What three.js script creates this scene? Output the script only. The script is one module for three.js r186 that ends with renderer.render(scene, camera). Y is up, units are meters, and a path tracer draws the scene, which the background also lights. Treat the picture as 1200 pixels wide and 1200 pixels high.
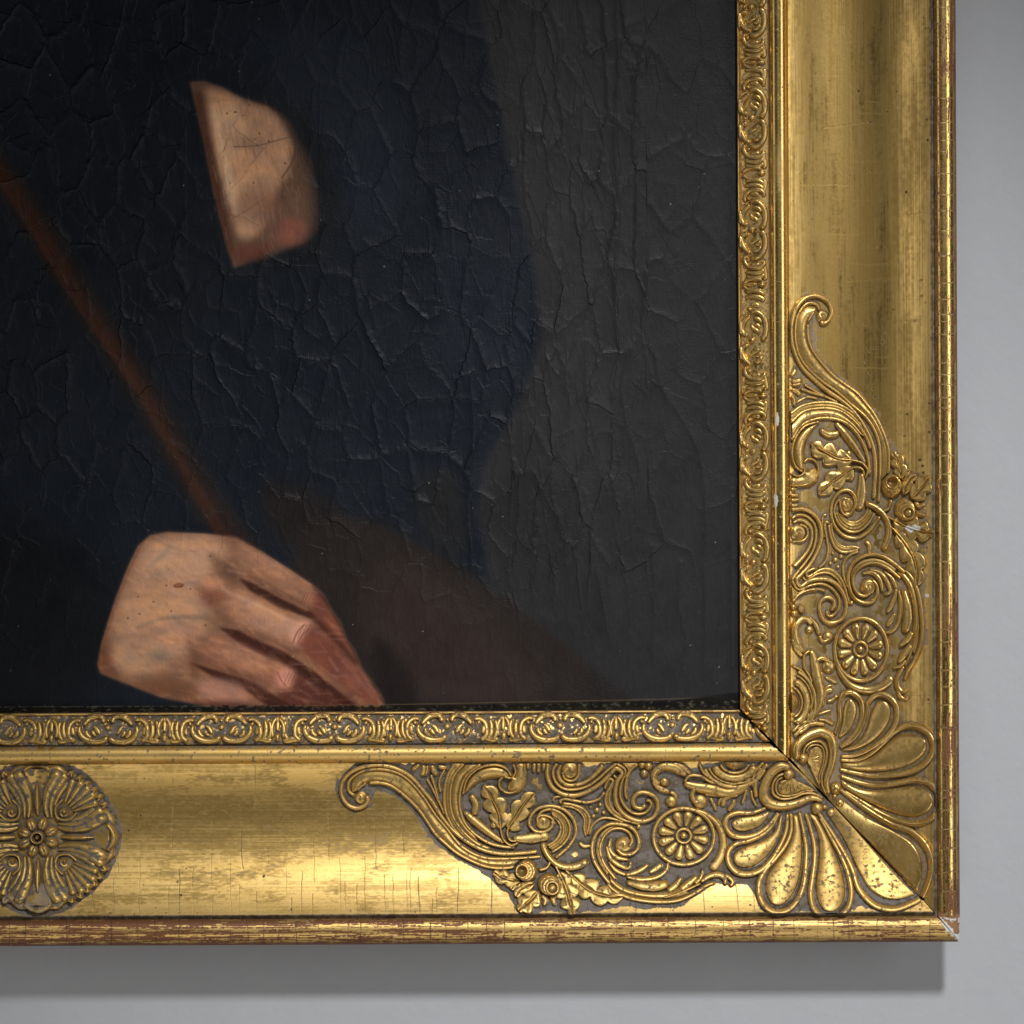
import * as THREE from 'three';
import { mergeGeometries } from 'three/addons/utils/BufferGeometryUtils.js';
import { RectAreaLightUniformsLib } from 'three/addons/lights/RectAreaLightUniformsLib.js';

// ---------------------------------------------------------------- camera, lamps, exposure
const S = 0.0005, DIST = 2600, TILT = 0.0047;            // metres per unit; camera distance in units; how crooked the frame hangs
const scene = new THREE.Scene();
const camera = new THREE.PerspectiveCamera(2 * Math.atan(600 / DIST) * 180 / Math.PI, 1, 0.05, 20);
camera.position.set(0, 0, DIST * S);
camera.lookAt(0, 0, 0);
const renderer = new THREE.WebGLRenderer({ antialias: true });
renderer.setSize(1024, 1024);
renderer.toneMapping = THREE.LinearToneMapping;
renderer.toneMappingExposure = 1;
renderer.shadowMap.enabled = true;
RectAreaLightUniformsLib.init();
scene.background = new THREE.Color().setRGB(0.032, 0.03, 0.028);      // the dim room all round
const lampHousing = new THREE.MeshStandardMaterial({ color: 0x151515, roughness: 0.7 });
function softbox(x, y, z, w, h, color, power, tx = 0, ty = 0, tz = 0) {   // added fill softbox, unseen: box, glowing face, light of the same size in front
  const g = new THREE.Group(); g.name = 'added_fill_light'; g.position.set(x, y, z); g.lookAt(tx, ty, tz);
  g.userData = { kind: 'structure', label: 'added black fill softbox outside the picture' };
  const box = new THREE.Mesh(new THREE.BoxGeometry(w + 0.04, h + 0.04, 0.12), lampHousing); box.position.z = -0.07; box.name = 'lamp_housing'; g.add(box);
  const face = new THREE.Mesh(new THREE.PlaneGeometry(w, h), new THREE.MeshStandardMaterial({ color: 0x222222, emissive: new THREE.Color(...color), emissiveIntensity: Math.min(1, power) * 0.02 })); face.name = 'fill_diffuser'; g.add(face);
  const l = new THREE.RectAreaLight(new THREE.Color(...color), power, w, h); l.position.z = 0.004; l.rotation.y = Math.PI; l.name = 'fill_light';
  box.castShadow = true; g.add(l); scene.add(g);
}
const FILL_LIGHTS = {  // added for fill and for the gilding to mirror
  right: [2.1, 0.15, 1.8, 0.75, 1.8, [1, 0.99, 0.97], 3.2],
  left: [-2.3, 0.2, 1.35, 1.0, 1.7, [1, 0.98, 0.95], 0.95],
  low: [0.0, -1.85, 1.8, 1.7, 0.7, [1, 0.95, 0.87], 3.4],  // stands in for light bounced up from the floor
};
for (const a of Object.values(FILL_LIGHTS)) softbox(...a);
{ // the gallery spotlight high in front, a little to the right, aimed at the frame's lower edge
  const at = new THREE.Vector3(0.36, 1.4, 1.7), aim = new THREE.Vector3(0.12, -0.28, 0), g = new THREE.Group(); g.name = 'spotlight'; g.position.copy(at); g.lookAt(aim);
  g.userData = { kind: 'structure', label: 'black gallery spotlight outside the picture' };
  const can = new THREE.Mesh(new THREE.CylinderGeometry(0.11, 0.09, 0.26, 40), lampHousing); can.rotation.x = Math.PI / 2; can.position.z = -0.14; can.name = 'lamp_housing'; can.castShadow = true; g.add(can);
  const lens = new THREE.Mesh(new THREE.CircleGeometry(0.095, 40), new THREE.MeshStandardMaterial({ color: 0x222222, emissive: 0xffffff, emissiveIntensity: 0.05 })); lens.name = 'lamp_lens'; lens.position.z = -0.006; g.add(lens); scene.add(g);
  const l = new THREE.SpotLight(new THREE.Color(1, 0.99, 0.98), 11, 0, 15.6 * Math.PI / 180, 1, 2); l.position.copy(at.clone().lerp(aim, 0.05)); l.target.position.copy(aim); l.castShadow = true; l.shadow.radius = 5; l.shadow.mapSize.set(2048, 2048); l.name = 'spotlight_beam'; scene.add(l, l.target);
}

// ---------------------------------------------------------------- small helpers
let seed = 12345;
const rnd = () => { seed = (seed * 1664525 + 1013904223) >>> 0; return seed / 4294967296; };
const lerp = (a, b, t) => a + (b - a) * t, clamp = (x, a = 0, b = 1) => Math.min(b, Math.max(a, x));
const smooth = (a, b, x) => { const t = clamp((x - a) / (b - a)); return t * t * (3 - 2 * t); };
const table = new Float32Array(65536); for (let i = 0; i < 65536; i++) table[i] = rnd();
function vn(x, y) {                                     // value noise 0..1
  const xi = Math.floor(x), yi = Math.floor(y), fx = x - xi, fy = y - yi, u = fx * fx * (3 - 2 * fx), v = fy * fy * (3 - 2 * fy);
  const r0 = (yi & 255) << 8, r1 = ((yi + 1) & 255) << 8, c0 = xi & 255, c1 = (xi + 1) & 255;
  return lerp(lerp(table[r0 | c0], table[r0 | c1], u), lerp(table[r1 | c0], table[r1 | c1], u), v);
}
const fbm = (x, y, n = 4) => { let s = 0, a = 0.5, t = 0; for (let i = 0; i < n; i++) { s += a * vn(x, y); t += a; a *= 0.5; x = x * 2.03 + 17.3; y = y * 2.03 + 9.1; } return s / t; };
const numbered = {};
function named(o, name) { const n = numbered[name] = (numbered[name] ?? -1) + 1; o.name = n ? name + '_' + String(n).padStart(3, '0') : name; o.castShadow = o.receiveShadow = true; return o; }
function floatMap(data, w, h, n) { const t = new THREE.DataTexture(data, w, h, n === 1 ? THREE.RedFormat : THREE.RGBAFormat, THREE.FloatType); t.magFilter = t.minFilter = THREE.LinearFilter; t.wrapS = t.wrapT = THREE.MirroredRepeatWrapping; t.needsUpdate = true; return t; }
function byteMap(data, w, h, srgb) { const t = new THREE.DataTexture(data, w, h); t.magFilter = t.minFilter = THREE.LinearFilter; t.wrapS = t.wrapT = THREE.MirroredRepeatWrapping; if (srgb) t.colorSpace = THREE.SRGBColorSpace; t.needsUpdate = true; return t; }
const toS = (c) => 255 * (c <= 0.0031308 ? 12.92 * c : 1.055 * Math.pow(c, 1 / 2.4) - 0.055);
const toL = (c) => { c /= 255; return c <= 0.04045 ? c / 12.92 : Math.pow((c + 0.055) / 1.055, 2.4); };

// ---------------------------------------------------------------- wall
const WALL_Z = -25;
{
  const n = 512, b = new Float32Array(n * n), c = new Uint8Array(n * n * 4);
  for (let y = 0; y < n; y++) for (let x = 0; x < n; x++) {
    const i = y * n + x, f = fbm(x / 9, y / 9, 4); b[i] = 0.55 * f + 0.2 * fbm(x / 3, y / 3, 2) + 0.25 * fbm(x / 60, y / 60, 2);
    const k = 1 + 0.05 * (fbm(x / 40 + 50, y / 40, 4) - 0.5) + 0.02 * (f - 0.5);
    c.set([toS(0.48 * k), toS(0.498 * k), toS(0.53 * k), 255], i * 4);
  }
  const bm = floatMap(b, n, n, 1), cm = byteMap(c, n, n, true); for (const t of [bm, cm]) { t.wrapS = t.wrapT = THREE.RepeatWrapping; t.repeat.set(6, 6); }
  const wall = new THREE.Mesh(new THREE.BoxGeometry(2.4, 2.4, 0.1), new THREE.MeshStandardMaterial({ map: cm, bumpMap: bm, bumpScale: 0.0005, roughness: 0.75 }));
  wall.position.set(0, 0, WALL_Z * S - 0.05); wall.name = 'wall'; wall.receiveShadow = true; wall.userData = { kind: 'structure', label: 'plain light grey painted wall behind the frame' }; scene.add(wall);
}

// ---------------------------------------------------------------- the moulding, in units: [distance down the lower rail, distance across the upright rail, height]
// a point measured on the photograph -> the frame's own flat coordinates (hung straight), and from there to its real place at height z
const straight = ([x, y]) => [600 + (x - 600) - (y - 600) * TILT, 600 + (y - 600) + (x - 600) * TILT];
const real = ([x, y], z) => [600 + (x - 600) * (1 - z / DIST), 600 + (y - 600) * (1 - z / DIST)];
const COVE0 = 19, S0 = -0.30, S1 = 0.74, COVE_L = 177.5;
const coveZ = (t) => COVE0 + COVE_L * (S0 * t + 0.5 * (S1 - S0) * t * t);
const COVE1 = coveZ(1);
const both = (t, y0, y1, x0, x1, z) => [lerp(y0, y1, t), lerp(x0, x1, t), z];
const STRIPS = [];
STRIPS.push(['sight_edge', [[833, 866, -3], [833, 866, 9], [833.6, 866.5, 11], [834.8, 867.4, 11.6], [836, 868.4, 10.6], [836.4, 868.8, 8.5]]]);
{ const p = []; for (let i = 0; i <= 12; i++) { const t = i / 12; p.push(both(t, 836.4, 870.6, 868.8, 902, 8.5 + 12 * Math.sin(t * Math.PI * 0.5) - 1.5 * t * t * t)); } STRIPS.push(['sight_moulding', p]); }
STRIPS.push(['groove', [[870.6, 902, 19], [870.9, 902.3, 16], [872.2, 903.4, 16], [872.4, 903.7, 17]]]);
{ const p = []; for (let i = 0; i <= 18; i++) { const a = Math.PI * i / 18; p.push(both(0.5 - 0.5 * Math.cos(a), 872.4, 893.5, 903.7, 926, 17.5 + 11.5 * Math.sin(a))); } STRIPS.push(['inner_bead', p]); }
{ const p = []; for (let i = 0; i <= 40; i++) { const t = i / 40; p.push(both(t, 893.5, 1071, 926, 1092.5, coveZ(t))); } STRIPS.push(['cove', p]); }
STRIPS.push(['quirk', [[1071, 1092.5, COVE1], [1071.7, 1093, COVE1], [1072.2, 1093.4, COVE1 - 6], [1075.4, 1095.6, COVE1 - 6]]]);
{ const p = []; for (let i = 0; i <= 22; i++) { const a = Math.PI * (0.06 + 0.94 * i / 22); p.push(both(0.5 - 0.5 * Math.cos(a), 1074.8, 1106, 1095.4, 1122.6, COVE1 - 9 + 14 * Math.sin(a))); } STRIPS.push(['outer_bead', p]); }
STRIPS.push(['frame_side', [[1106, 1122.6, COVE1 - 9], [1105.2, 1122, COVE1 - 14], [1100, 1117, COVE1 - 20], [1082, 1100, 12], [1078, 1096, WALL_Z + 3]]]);
// height of the moulding at a straight coordinate, and the upright rail's coordinate for a lower-rail one
const PROFILE = STRIPS.slice(0, 7).flatMap(([, p]) => p);
function profileZ(v, k) { for (let i = 1; i < PROFILE.length; i++) { const a = PROFILE[i - 1], b = PROFILE[i]; if (v <= b[k]) return b[k] > a[k] ? lerp(a[2], b[2], clamp((v - a[k]) / (b[k] - a[k]))) : b[2]; } return COVE1 - 9; }
const across = (y) => { for (let i = 1; i < PROFILE.length; i++) { const a = PROFILE[i - 1], b = PROFILE[i]; if (y <= b[0] && b[0] > a[0]) return lerp(a[1], b[1], (y - a[0]) / (b[0] - a[0])); } return 1122.6 + y - 1106; };
const mirror = ([x, y]) => [across(y), 893.5 - (926 - x) * (x < 926 ? 1.033 : 1.066)];   // from the lower rail to the upright one
const mitreX = (y) => across(y);                                                          // where the mitre cuts the lower rail
// side 0 = lower rail, 1 = upright rail; point given on the lower rail in straight coordinates -> real place of the moulding's surface
function place(side, q) { const p = side ? mirror(q) : q, z = profileZ(side ? p[0] : p[1], side); const r = real(p, z); return [r[0], r[1], z]; }
// ---------------------------------------------------------------- reliefs on the moulding: grids of [x, y, height above the surface]
function curve(pts, step = 1.3, closed = false) {
  const c = new THREE.CatmullRomCurve3(pts.map(([x, y]) => new THREE.Vector3(x, y, 0)), closed, 'centripetal'), n = Math.max(6, Math.round(c.getLength() / step));
  return c.getSpacedPoints(n).map((p) => [p.x, p.y]);
}
const at = (list, t) => { if (!Array.isArray(list)) return list; const f = clamp(t) * (list.length - 1), i = Math.min(list.length - 2, Math.floor(f)); return list.length === 1 ? list[0] : lerp(list[i], list[i + 1], f - i); };
const SKIRT = -3;
function tube(pts, r, h, { lift = 0, closed = false, flat = 0.8, cap = true, step = 1.3 } = {}) {      // half-round ridge
  const c = curve(pts, step, closed), n = c.length, rows = [];
  const len = [0]; for (let i = 1; i < n; i++) len.push(len[i - 1] + Math.hypot(c[i][0] - c[i - 1][0], c[i][1] - c[i - 1][1]));
  const L = len[n - 1];
  for (let i = 0; i < n; i++) {
    const a = c[closed ? (i - 1 + n - 1) % (n - 1) : Math.max(0, i - 1)], b = c[closed ? (i + 1) % (n - 1) : Math.min(n - 1, i + 1)], m = Math.hypot(b[0] - a[0], b[1] - a[1]) || 1, nx = -(b[1] - a[1]) / m, ny = (b[0] - a[0]) / m;
    const t = len[i] / L, R = at(r, t) * 1.16, H = at(h, t), d = Math.min(len[i], L - len[i]) / R, e = closed || !cap || d >= 1 ? 1 : Math.sqrt(Math.max(0.02, 1 - (1 - d) * (1 - d)));
    const row = [[c[i][0] - nx * R * e * 1.06, c[i][1] - ny * R * e * 1.06, SKIRT]];
    for (let j = 0; j <= 8; j++) { const g = Math.PI * (j / 8 - 0.5); row.push([c[i][0] + nx * R * e * Math.sin(g), c[i][1] + ny * R * e * Math.sin(g), lift * (0.4 + 0.6 * e) + H * e * Math.pow(Math.max(0, Math.cos(g)), flat)]); }
    row.push([c[i][0] + nx * R * e * 1.06, c[i][1] + ny * R * e * 1.06, SKIRT]);
    rows.push(row);
  }
  return rows;
}
function band(A, B, prof, { m = 12, n = 40, lift = 0 } = {}) {                       // surface between two edges; prof(v, u) = height
  const res = (p) => { const c = new THREE.CatmullRomCurve3(p.map(([x, y]) => new THREE.Vector3(x, y, 0)), false, 'centripetal'); return c.getSpacedPoints(n).map((q) => [q.x, q.y]); };
  const a = res(A), b = res(B), rows = [];
  const edge = (i) => a[i].map((x, k) => lerp(x, b[i][k], 0.5));
  for (let i = 0; i <= n; i++) {
    const row = [[...a[i], SKIRT]];
    for (let j = 0; j <= m; j++) { const v = j / m; row.push([lerp(a[i][0], b[i][0], v), lerp(a[i][1], b[i][1], v), lift + prof(v, i / n)]); }
    row.push([...b[i], SKIRT]); rows.push(row);
  }
  rows.unshift(rows[0].map(([x, y]) => [x, y, SKIRT])); rows.push(rows[rows.length - 1].map(([x, y]) => [x, y, SKIRT]));
  return rows;
}
const coil = (k, a) => Math.sqrt(Math.max(0, 1 - k * k)) * (0.8 + 0.2 * Math.cos(a + 5.5 * k));
const domeProfile = (h, p = 0.5) => (v, u) => h * Math.pow(Math.max(0, 4 * v * (1 - v)), p) * Math.pow(Math.max(0, 1 - Math.pow(2 * u - 1, 6)), 0.5);
function ball(x, y, rx, h, ry = rx, turn = 0, lift = 0, shape = (k) => Math.sqrt(1 - k * k)) {       // round boss
  const rows = [], N = 20;
  for (let i = 0; i <= N; i++) {
    const a = 2 * Math.PI * i / N, row = [];
    for (let j = 0; j <= 8; j++) { const k = Math.sin(j / 8 * Math.PI / 2), cx = rx * k * Math.cos(a), cy = ry * k * Math.sin(a); row.push([x + cx * Math.cos(turn) - cy * Math.sin(turn), y + cx * Math.sin(turn) + cy * Math.cos(turn), lift + h * shape(Math.min(1, k), a)]); }
    const l = row[8]; row.push([l[0], l[1], SKIRT]);
    rows.push(row);
  }
  return rows;
}
function leaf(axis, w, h, { lobes = 3.5, depth = 0.5, asym = 0, lift = 0 } = {}) {      // lobed leaf along its midrib
  const c = curve(axis, 0.9), n = c.length, rows = [];
  for (let i = 0; i < n; i++) {
    const t = i / (n - 1), a = c[Math.max(0, i - 1)], b = c[Math.min(n - 1, i + 1)], m = Math.hypot(b[0] - a[0], b[1] - a[1]) || 1, nx = -(b[1] - a[1]) / m, ny = (b[0] - a[0]) / m;
    const row = [];
    const width = (side) => { const ph = t * lobes + (side > 0 ? 0.18 : 0) + asym, lobe = Math.pow(Math.abs(Math.sin(Math.PI * ph)), 0.7); return w * Math.pow(Math.sin(Math.PI * clamp(0.06 + 0.94 * Math.pow(t, 0.8)) * 0.985), 0.55) * (1 - depth + depth * lobe); };
    for (let j = -10; j <= 10; j++) {
      const v = j / 10, W = width(v), sweep = -0.35 * Math.abs(v) * W;                      // side lobes lean forward
      const x = c[i][0] + nx * v * W - (b[0] - a[0]) / m * sweep, y = c[i][1] + ny * v * W - (b[1] - a[1]) / m * sweep;
      const vein = Math.cos(2 * Math.PI * (t * lobes - 0.35 * Math.abs(v)));
      row.push([x, y, lift + h * (0.55 + 0.45 * Math.sqrt(Math.max(0, 1 - v * v)) - 0.5 * Math.exp(-v * v * 60) + 0.22 * vein * Math.abs(v) * (1.2 - Math.abs(v)))]);
    }
    row.unshift([row[0][0], row[0][1], SKIRT]); row.push([row[21][0], row[21][1], SKIRT]);
    rows.push(row);
  }
  rows.unshift(rows[0].map(([x, y]) => [x, y, SKIRT])); rows.push(rows[rows.length - 1].map(([x, y]) => [x, y, SKIRT]));
  return rows;
}
// ---------------------------------------------------------------- where the shapes were measured: corner of an enlarged view, 7.5 (or other) times enlarged
const view = (ox, oy, k = 7.5) => (...n) => { const r = []; for (let i = 0; i < n.length; i += 2) r.push(straight([ox + n[i] / k, oy + n[i + 1] / k])); return r; };
const A = view(390, 885), B = view(500, 885), C = view(570, 920), D = view(630, 885), E = view(740, 885), F = view(680, 920), G = view(840, 860), H = view(840, 940), K = view(820, 780, 1200 / 380), M = view(430, 820);
// the ornament of the lower rail: [part name, [sub-part name, grids...], ...]
const ornament = [];
const part = (name, ...subs) => ornament.push([name, subs]);
const groove3 = (v) => 2.2 + 1.6 * Math.sin(Math.PI * v);
part('scroll',
  ['scroll_body', band([...A(165, 330, 165, 230, 240, 155, 350, 130, 480, 135, 600, 175, 700, 255, 800, 375, 900, 525, 1000, 645), ...B(290, 790, 400, 860, 520, 903, 640, 910, 830, 905)],
    [...A(225, 300, 310, 240, 420, 240, 520, 270, 640, 360, 760, 480, 830, 580), ...B(80, 690, 170, 775, 260, 850, 430, 940, 560, 980, 700, 985, 770, 975)], (v, u) => 1.2 + 3.4 * Math.sin(Math.PI * v) * (1 - 0.4 * u), { n: 80 })],
  ['scroll_rim', tube([...A(300, 345, 305, 410, 220, 462, 130, 430, 78, 340, 90, 230, 170, 143, 300, 95, 430, 88, 560, 118, 680, 183, 780, 290, 870, 400, 960, 540, 1060, 660), ...B(350, 750, 480, 820, 620, 856, 800, 858, 980, 840)], 2.5, 5.6)],
  ['scroll_ridge', tube([...A(200, 355, 145, 315, 142, 235, 232, 152, 350, 123, 480, 128, 600, 168, 700, 248, 800, 368, 900, 518, 1000, 638), ...B(290, 780, 400, 857, 520, 898, 640, 905, 830, 900, 1010, 885)], 1.9, 4.6)],
  ['scroll_ridge', tube([...A(310, 240, 420, 240, 520, 270, 640, 360, 760, 480, 830, 580), ...B(80, 690, 170, 775, 260, 850, 430, 940, 560, 980, 700, 985, 775, 973)], 2.1, 5)],
  ['scroll_ridge', tube(A(205, 302, 250, 268, 300, 238), 1.6, 5)],
  ['volute', ball(...A(248, 372)[0], 7.6, 5.1, 7.6, 0.6, 0, coil)]);
part('scroll',
  ['scroll_body', band(B(225, 65, 175, 190, 165, 330, 175, 490, 240, 630, 340, 735, 470, 815), B(330, 68, 235, 190, 205, 350, 225, 520, 320, 665, 450, 770, 560, 820), (v) => 2.4 + 1.2 * Math.sin(Math.PI * v), { n: 60 })],
  ['scroll_rim', tube(B(262, 58, 190, 170, 158, 330, 170, 500, 240, 640, 340, 742, 480, 826), 2, 5)],
  ['scroll_ridge', tube(B(330, 68, 235, 190, 207, 350, 226, 520, 322, 668, 450, 775, 560, 820), 1.9, 5)],
  ['scroll_ridge', tube(B(480, 75, 350, 175, 297, 310, 292, 460, 335, 590, 425, 690, 545, 765, 650, 795, 780, 805), 2.0, 5.2)],
  ['scroll_body', band(B(345, 80, 245, 195, 218, 350, 236, 520, 330, 660, 455, 768), B(470, 82, 340, 182, 288, 310, 284, 460, 328, 590, 418, 695), (v) => 2.6 + 2.2 * Math.sin(Math.PI * v), { n: 60 })]);
part('scroll_leaf',
  ['leaf_body', band(B(328, 335, 372, 210, 470, 120, 600, 92, 690, 118, 750, 190), B(332, 340, 440, 250, 560, 205, 640, 205, 690, 200, 745, 205), domeProfile(6, 0.6), { n: 50 })],
  ['scroll_rim', tube(B(318, 345, 360, 200, 465, 110, 600, 82, 695, 112, 750, 185), 1.6, 6.6)],
  ['hook', tube(B(822, 62, 828, 150, 810, 225, 750, 258, 715, 248), [4.6, 4.8, 6.5, 10.5, 11], [5, 5.5, 6.5, 7, 6.5])],
  ['scroll_rim', tube(B(862, 66, 856, 200, 800, 300, 720, 328, 650, 290, 636, 230, 672, 182), 1.5, 6)],
  ['scroll_ridge', tube(B(672, 182, 745, 195, 782, 140, 758, 70), 1.3, 6)]);
part('twig', ['branch', tube(B(385, 340, 432, 430, 418, 530), [3.2, 4, 3.6], 6)], ['branch', tube(B(325, 490, 440, 590, 540, 670, 640, 740, 690, 768), [2.4, 4.4, 4.2, 3.4, 2.2], [4, 6.5, 6, 5, 3])]);
const oak = (axis, stem, w, h, o) => part('oak_leaf', ['leaf_blade', leaf(axis, w, h, o)], ['midrib', tube(stem, [1.5, 1.4, 0.8], h + 1.2)]);
oak(B(650, 640, 640, 530, 600, 430, 560, 340, 500, 265), [...B(810, 762, 740, 785, 680, 740, 650, 640, 635, 510, 595, 420, 540, 320)], 14, 6, { lobes: 3, depth: 0.5 });
oak(B(715, 640, 780, 540, 850, 430, 945, 330), [...B(800, 745, 740, 745, 712, 700, 715, 640, 780, 540, 850, 430, 915, 350)], 12.5, 5.5, { lobes: 2.8, depth: 0.45, asym: 0.2 });
part('bud', ['bud_ball', ball(...B(592, 610)[0], 4.6, 5)], ['bud_stem', tube(B(600, 600, 650, 640), 1.6, 4)]);
part('bud', ['bud_ball', tube(B(725, 650, 780, 640, 830, 625), [1.6, 3.4, 3.6], 5)]);
part('scroll_bar', ['bar_body', tube(B(755, 728, 900, 728, 1080, 700), [3, 5.6, 5.2], 6, { flat: 0.6 })]);
part('volute_scroll',
  ['volute', ball(...C(500, 322)[0], 9.5, 6.4, 9.5, 0.6, 0, coil)],
  ['volute_rim', tube(C(575, 300, 580, 350, 520, 402, 430, 400, 378, 340, 390, 270, 455, 203, 560, 180, 680, 212, 765, 300, 785, 420, 725, 530, 650, 600, 600, 640), 2.1, 5.4)],
  ['volute_ridge', tube(C(440, 300, 480, 235, 560, 208, 655, 245, 725, 335, 728, 430, 670, 520, 570, 590), 1.8, 5)],
  ['volute_ridge', tube(C(455, 345, 450, 280, 500, 262, 575, 290, 600, 350), 1.6, 6)],
  ['volute_body', band(C(560, 215, 650, 255, 715, 340, 718, 430, 660, 515, 575, 575), C(590, 290, 625, 330, 640, 380, 620, 440, 580, 490, 520, 520), (v) => 1 + 2.6 * Math.sin(Math.PI * v) + 0.9 * Math.sin(v * 16), { n: 40, m: 16 })]);
part('twig', ['branch', tube(C(490, 495, 520, 580, 580, 660, 650, 705, 740, 718, 830, 695, 890, 655), [3.2, 3.4, 3.4, 3.6, 3.8, 4, 3.8], [8, 8, 8, 7, 6, 6, 6])], ['branch', tube(C(565, 660, 530, 720, 455, 742), [1.6, 2, 2.4], 6)]);
function cup(c, rx, ry, nut, nr) {                     // scaly cup round an open mouth
  const rows = [];
  for (let i = 0; i <= 36; i++) { const a = i / 36 * 2 * Math.PI, row = []; for (let j = 0; j <= 14; j++) { const t = j / 14, x0 = nut[0] + nr * Math.cos(a), y0 = nut[1] + nr * 1.12 * Math.sin(a), x1 = c[0] + rx * Math.cos(a), y1 = c[1] + ry * Math.sin(a); row.push([lerp(x0, x1, t), lerp(y0, y1, t), 11.5 * Math.sqrt(Math.max(0, 1 - t * t * 0.97)) + (t > 0.08 && t < 0.95 ? 0.55 * Math.sin(t * 20) * Math.sin(a * 13 + Math.floor(t * 20 / Math.PI) * 1.57) + 0.5 * Math.sin(t * 20) : 0)]); } const l = row[14]; row.push([l[0], l[1], SKIRT]); rows.push(row); }
  return rows;
}
function acorn(c, rx, ry, nut, nr, hollow) {
  part('acorn',
    ['acorn_cup', cup(c, rx, ry, nut, nr)],
    ['acorn_rim', tube([0, 1, 2, 3, 4, 5, 6, 7].map((i) => [nut[0] + nr * 1.12 * Math.cos(i * Math.PI / 4), nut[1] + nr * 1.22 * Math.sin(i * Math.PI / 4)]), 1.3, 2.6, { closed: true, lift: 10 })],
    ['acorn_nut', hollow ? ball(nut[0], nut[1], nr * 1.05, 7, nr * 1.16, 0, 4, (k) => k * k) : ball(nut[0], nut[1], nr * 0.8, 4, nr * 0.85, 0, 8)], ...(hollow ? [] : [['acorn_nut', ball(nut[0], nut[1], nr * 1.05, 3, nr * 1.16, 0, 7, (k) => k * k)]]));
}
acorn(C(355, 748)[0], 12.8, 13.2, C(314, 742)[0], 6.2, true);
acorn(C(548, 865)[0], 13.2, 13.2, C(578, 888)[0], 6, false);
oak(C(450, 925, 390, 1000, 335, 1050, 285, 1095), C(455, 920, 400, 985, 340, 1045), 13.5, 6, { lobes: 2.3, depth: 0.4 });
oak(C(420, 860, 340, 890, 285, 930, 262, 975), C(400, 880, 340, 900), 7.5, 5.5, { lobes: 1.6, depth: 0.3 });
oak(C(640, 760, 690, 880, 730, 1000, 760, 1130), C(600, 690, 650, 790, 700, 900, 745, 1065), 15, 5.5, { lobes: 3.2, depth: 0.5, asym: 0.1 });
oak(C(750, 790, 850, 870, 960, 940, 1090, 975, 1195, 975), C(690, 735, 800, 840, 930, 930, 1040, 965, 1150, 975), 14.5, 5.5, { lobes: 3.4, depth: 0.5, asym: 0.35 });
oak(C(290, 840, 200, 825, 130, 800, 62, 760), C(250, 830, 170, 812, 90, 775), 10, 5, { lobes: 2.4, depth: 0.4 });
oak(C(300, 850, 250, 880, 215, 910), C(270, 865, 225, 900), 6, 4.5, { lobes: 1.4, depth: 0.3 });
part('leaf_sprig', ['leaf_blade', tube(C(570, 960, 590, 1010, 600, 1060), [2.4, 3, 1.4], 4.5)], ['leaf_blade', tube(C(480, 960, 520, 1000, 500, 1060), [2.4, 3, 1.4], 4)], ['leaf_blade', tube(C(640, 920, 600, 980, 590, 1020), [2, 2.4, 1.6], 4)]);
// the long S from the upper volute to the hook and on to the lower volute
part('scroll',
  ['volute', ball(...D(285, 132)[0], 10.2, 6.0, 10.2, 0.6, 0, coil)],
  ['volute_rim', tube(D(215, 140, 240, 203, 300, 222, 352, 180, 365, 70), 1.6, 5.4)],
  ['scroll_rim', tube(D(92, 64, 86, 180, 132, 280, 222, 338, 340, 348, 450, 308, 560, 238, 640, 158, 690, 112, 742, 152, 702, 222, 682, 320, 692, 420, 742, 500, 832, 558, 930, 575, 1015, 540, 1055, 450, 1035, 370, 960, 328, 880, 332, 838, 390, 855, 448, 912, 462, 952, 425), 2.6, 6.2)],
  ['scroll_ridge', tube(D(172, 68, 136, 130, 152, 220, 222, 288, 330, 298, 440, 268, 540, 198, 640, 108, 700, 68), 1.8, 5)],
  ['scroll_body', band(D(190, 80, 155, 140, 170, 215, 230, 275, 330, 285, 430, 255, 520, 190, 590, 120), D(215, 90, 205, 150, 225, 205, 265, 235, 330, 240, 410, 215, 480, 160, 560, 70), (v) => 1 + 3 * Math.sin(Math.PI * v), { n: 50 })],
  ['scroll_ridge', tube(D(690, 70, 770, 130, 735, 250, 724, 350, 762, 440, 850, 508, 945, 500, 998, 430, 980, 395, 945, 398), 1.8, 5)]);
part('stem', ['stem_body', band(D(740, 68, 795, 130, 768, 230, 758, 320), D(880, 68, 830, 120, 800, 200, 790, 300), (v) => 3 + 1.5 * Math.sin(Math.PI * v), { n: 24 })], ['stem_ridge', tube(D(880, 72, 815, 130, 775, 235, 770, 330, 790, 390), 1.7, 5.6)], ['stem_ridge', tube(D(760, 72, 800, 128, 765, 200), 1.5, 5.6)]);
part('berry', ['berry_ball', ball(...E(92, 85)[0], 4.4, 6)]); part('berry', ['berry_ball', ball(...E(148, 95)[0], 5, 7)]); part('berry', ['berry_ball', ball(...E(112, 158)[0], 5, 6.5)]);
part('ribbon', ['ribbon_edge', tube(D(590, 300, 600, 258, 632, 205, 662, 222, 640, 272, 606, 335, 598, 420, 648, 500, 740, 560, 842, 588, 905, 605), 1.7, 4)], ['ribbon_edge', tube(D(660, 170, 690, 200, 672, 250, 640, 310, 630, 400, 668, 480, 760, 545), 1.4, 3.4)], ['ribbon_body', band(D(606, 335, 598, 420, 648, 500, 740, 560, 842, 588), D(640, 310, 630, 400, 668, 480, 760, 545, 850, 575), (v) => 1.4 + Math.sin(Math.PI * v), { n: 30 })], ['ribbon_tip', tube(D(895, 598, 880, 650), 2.4, 4)]);
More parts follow.
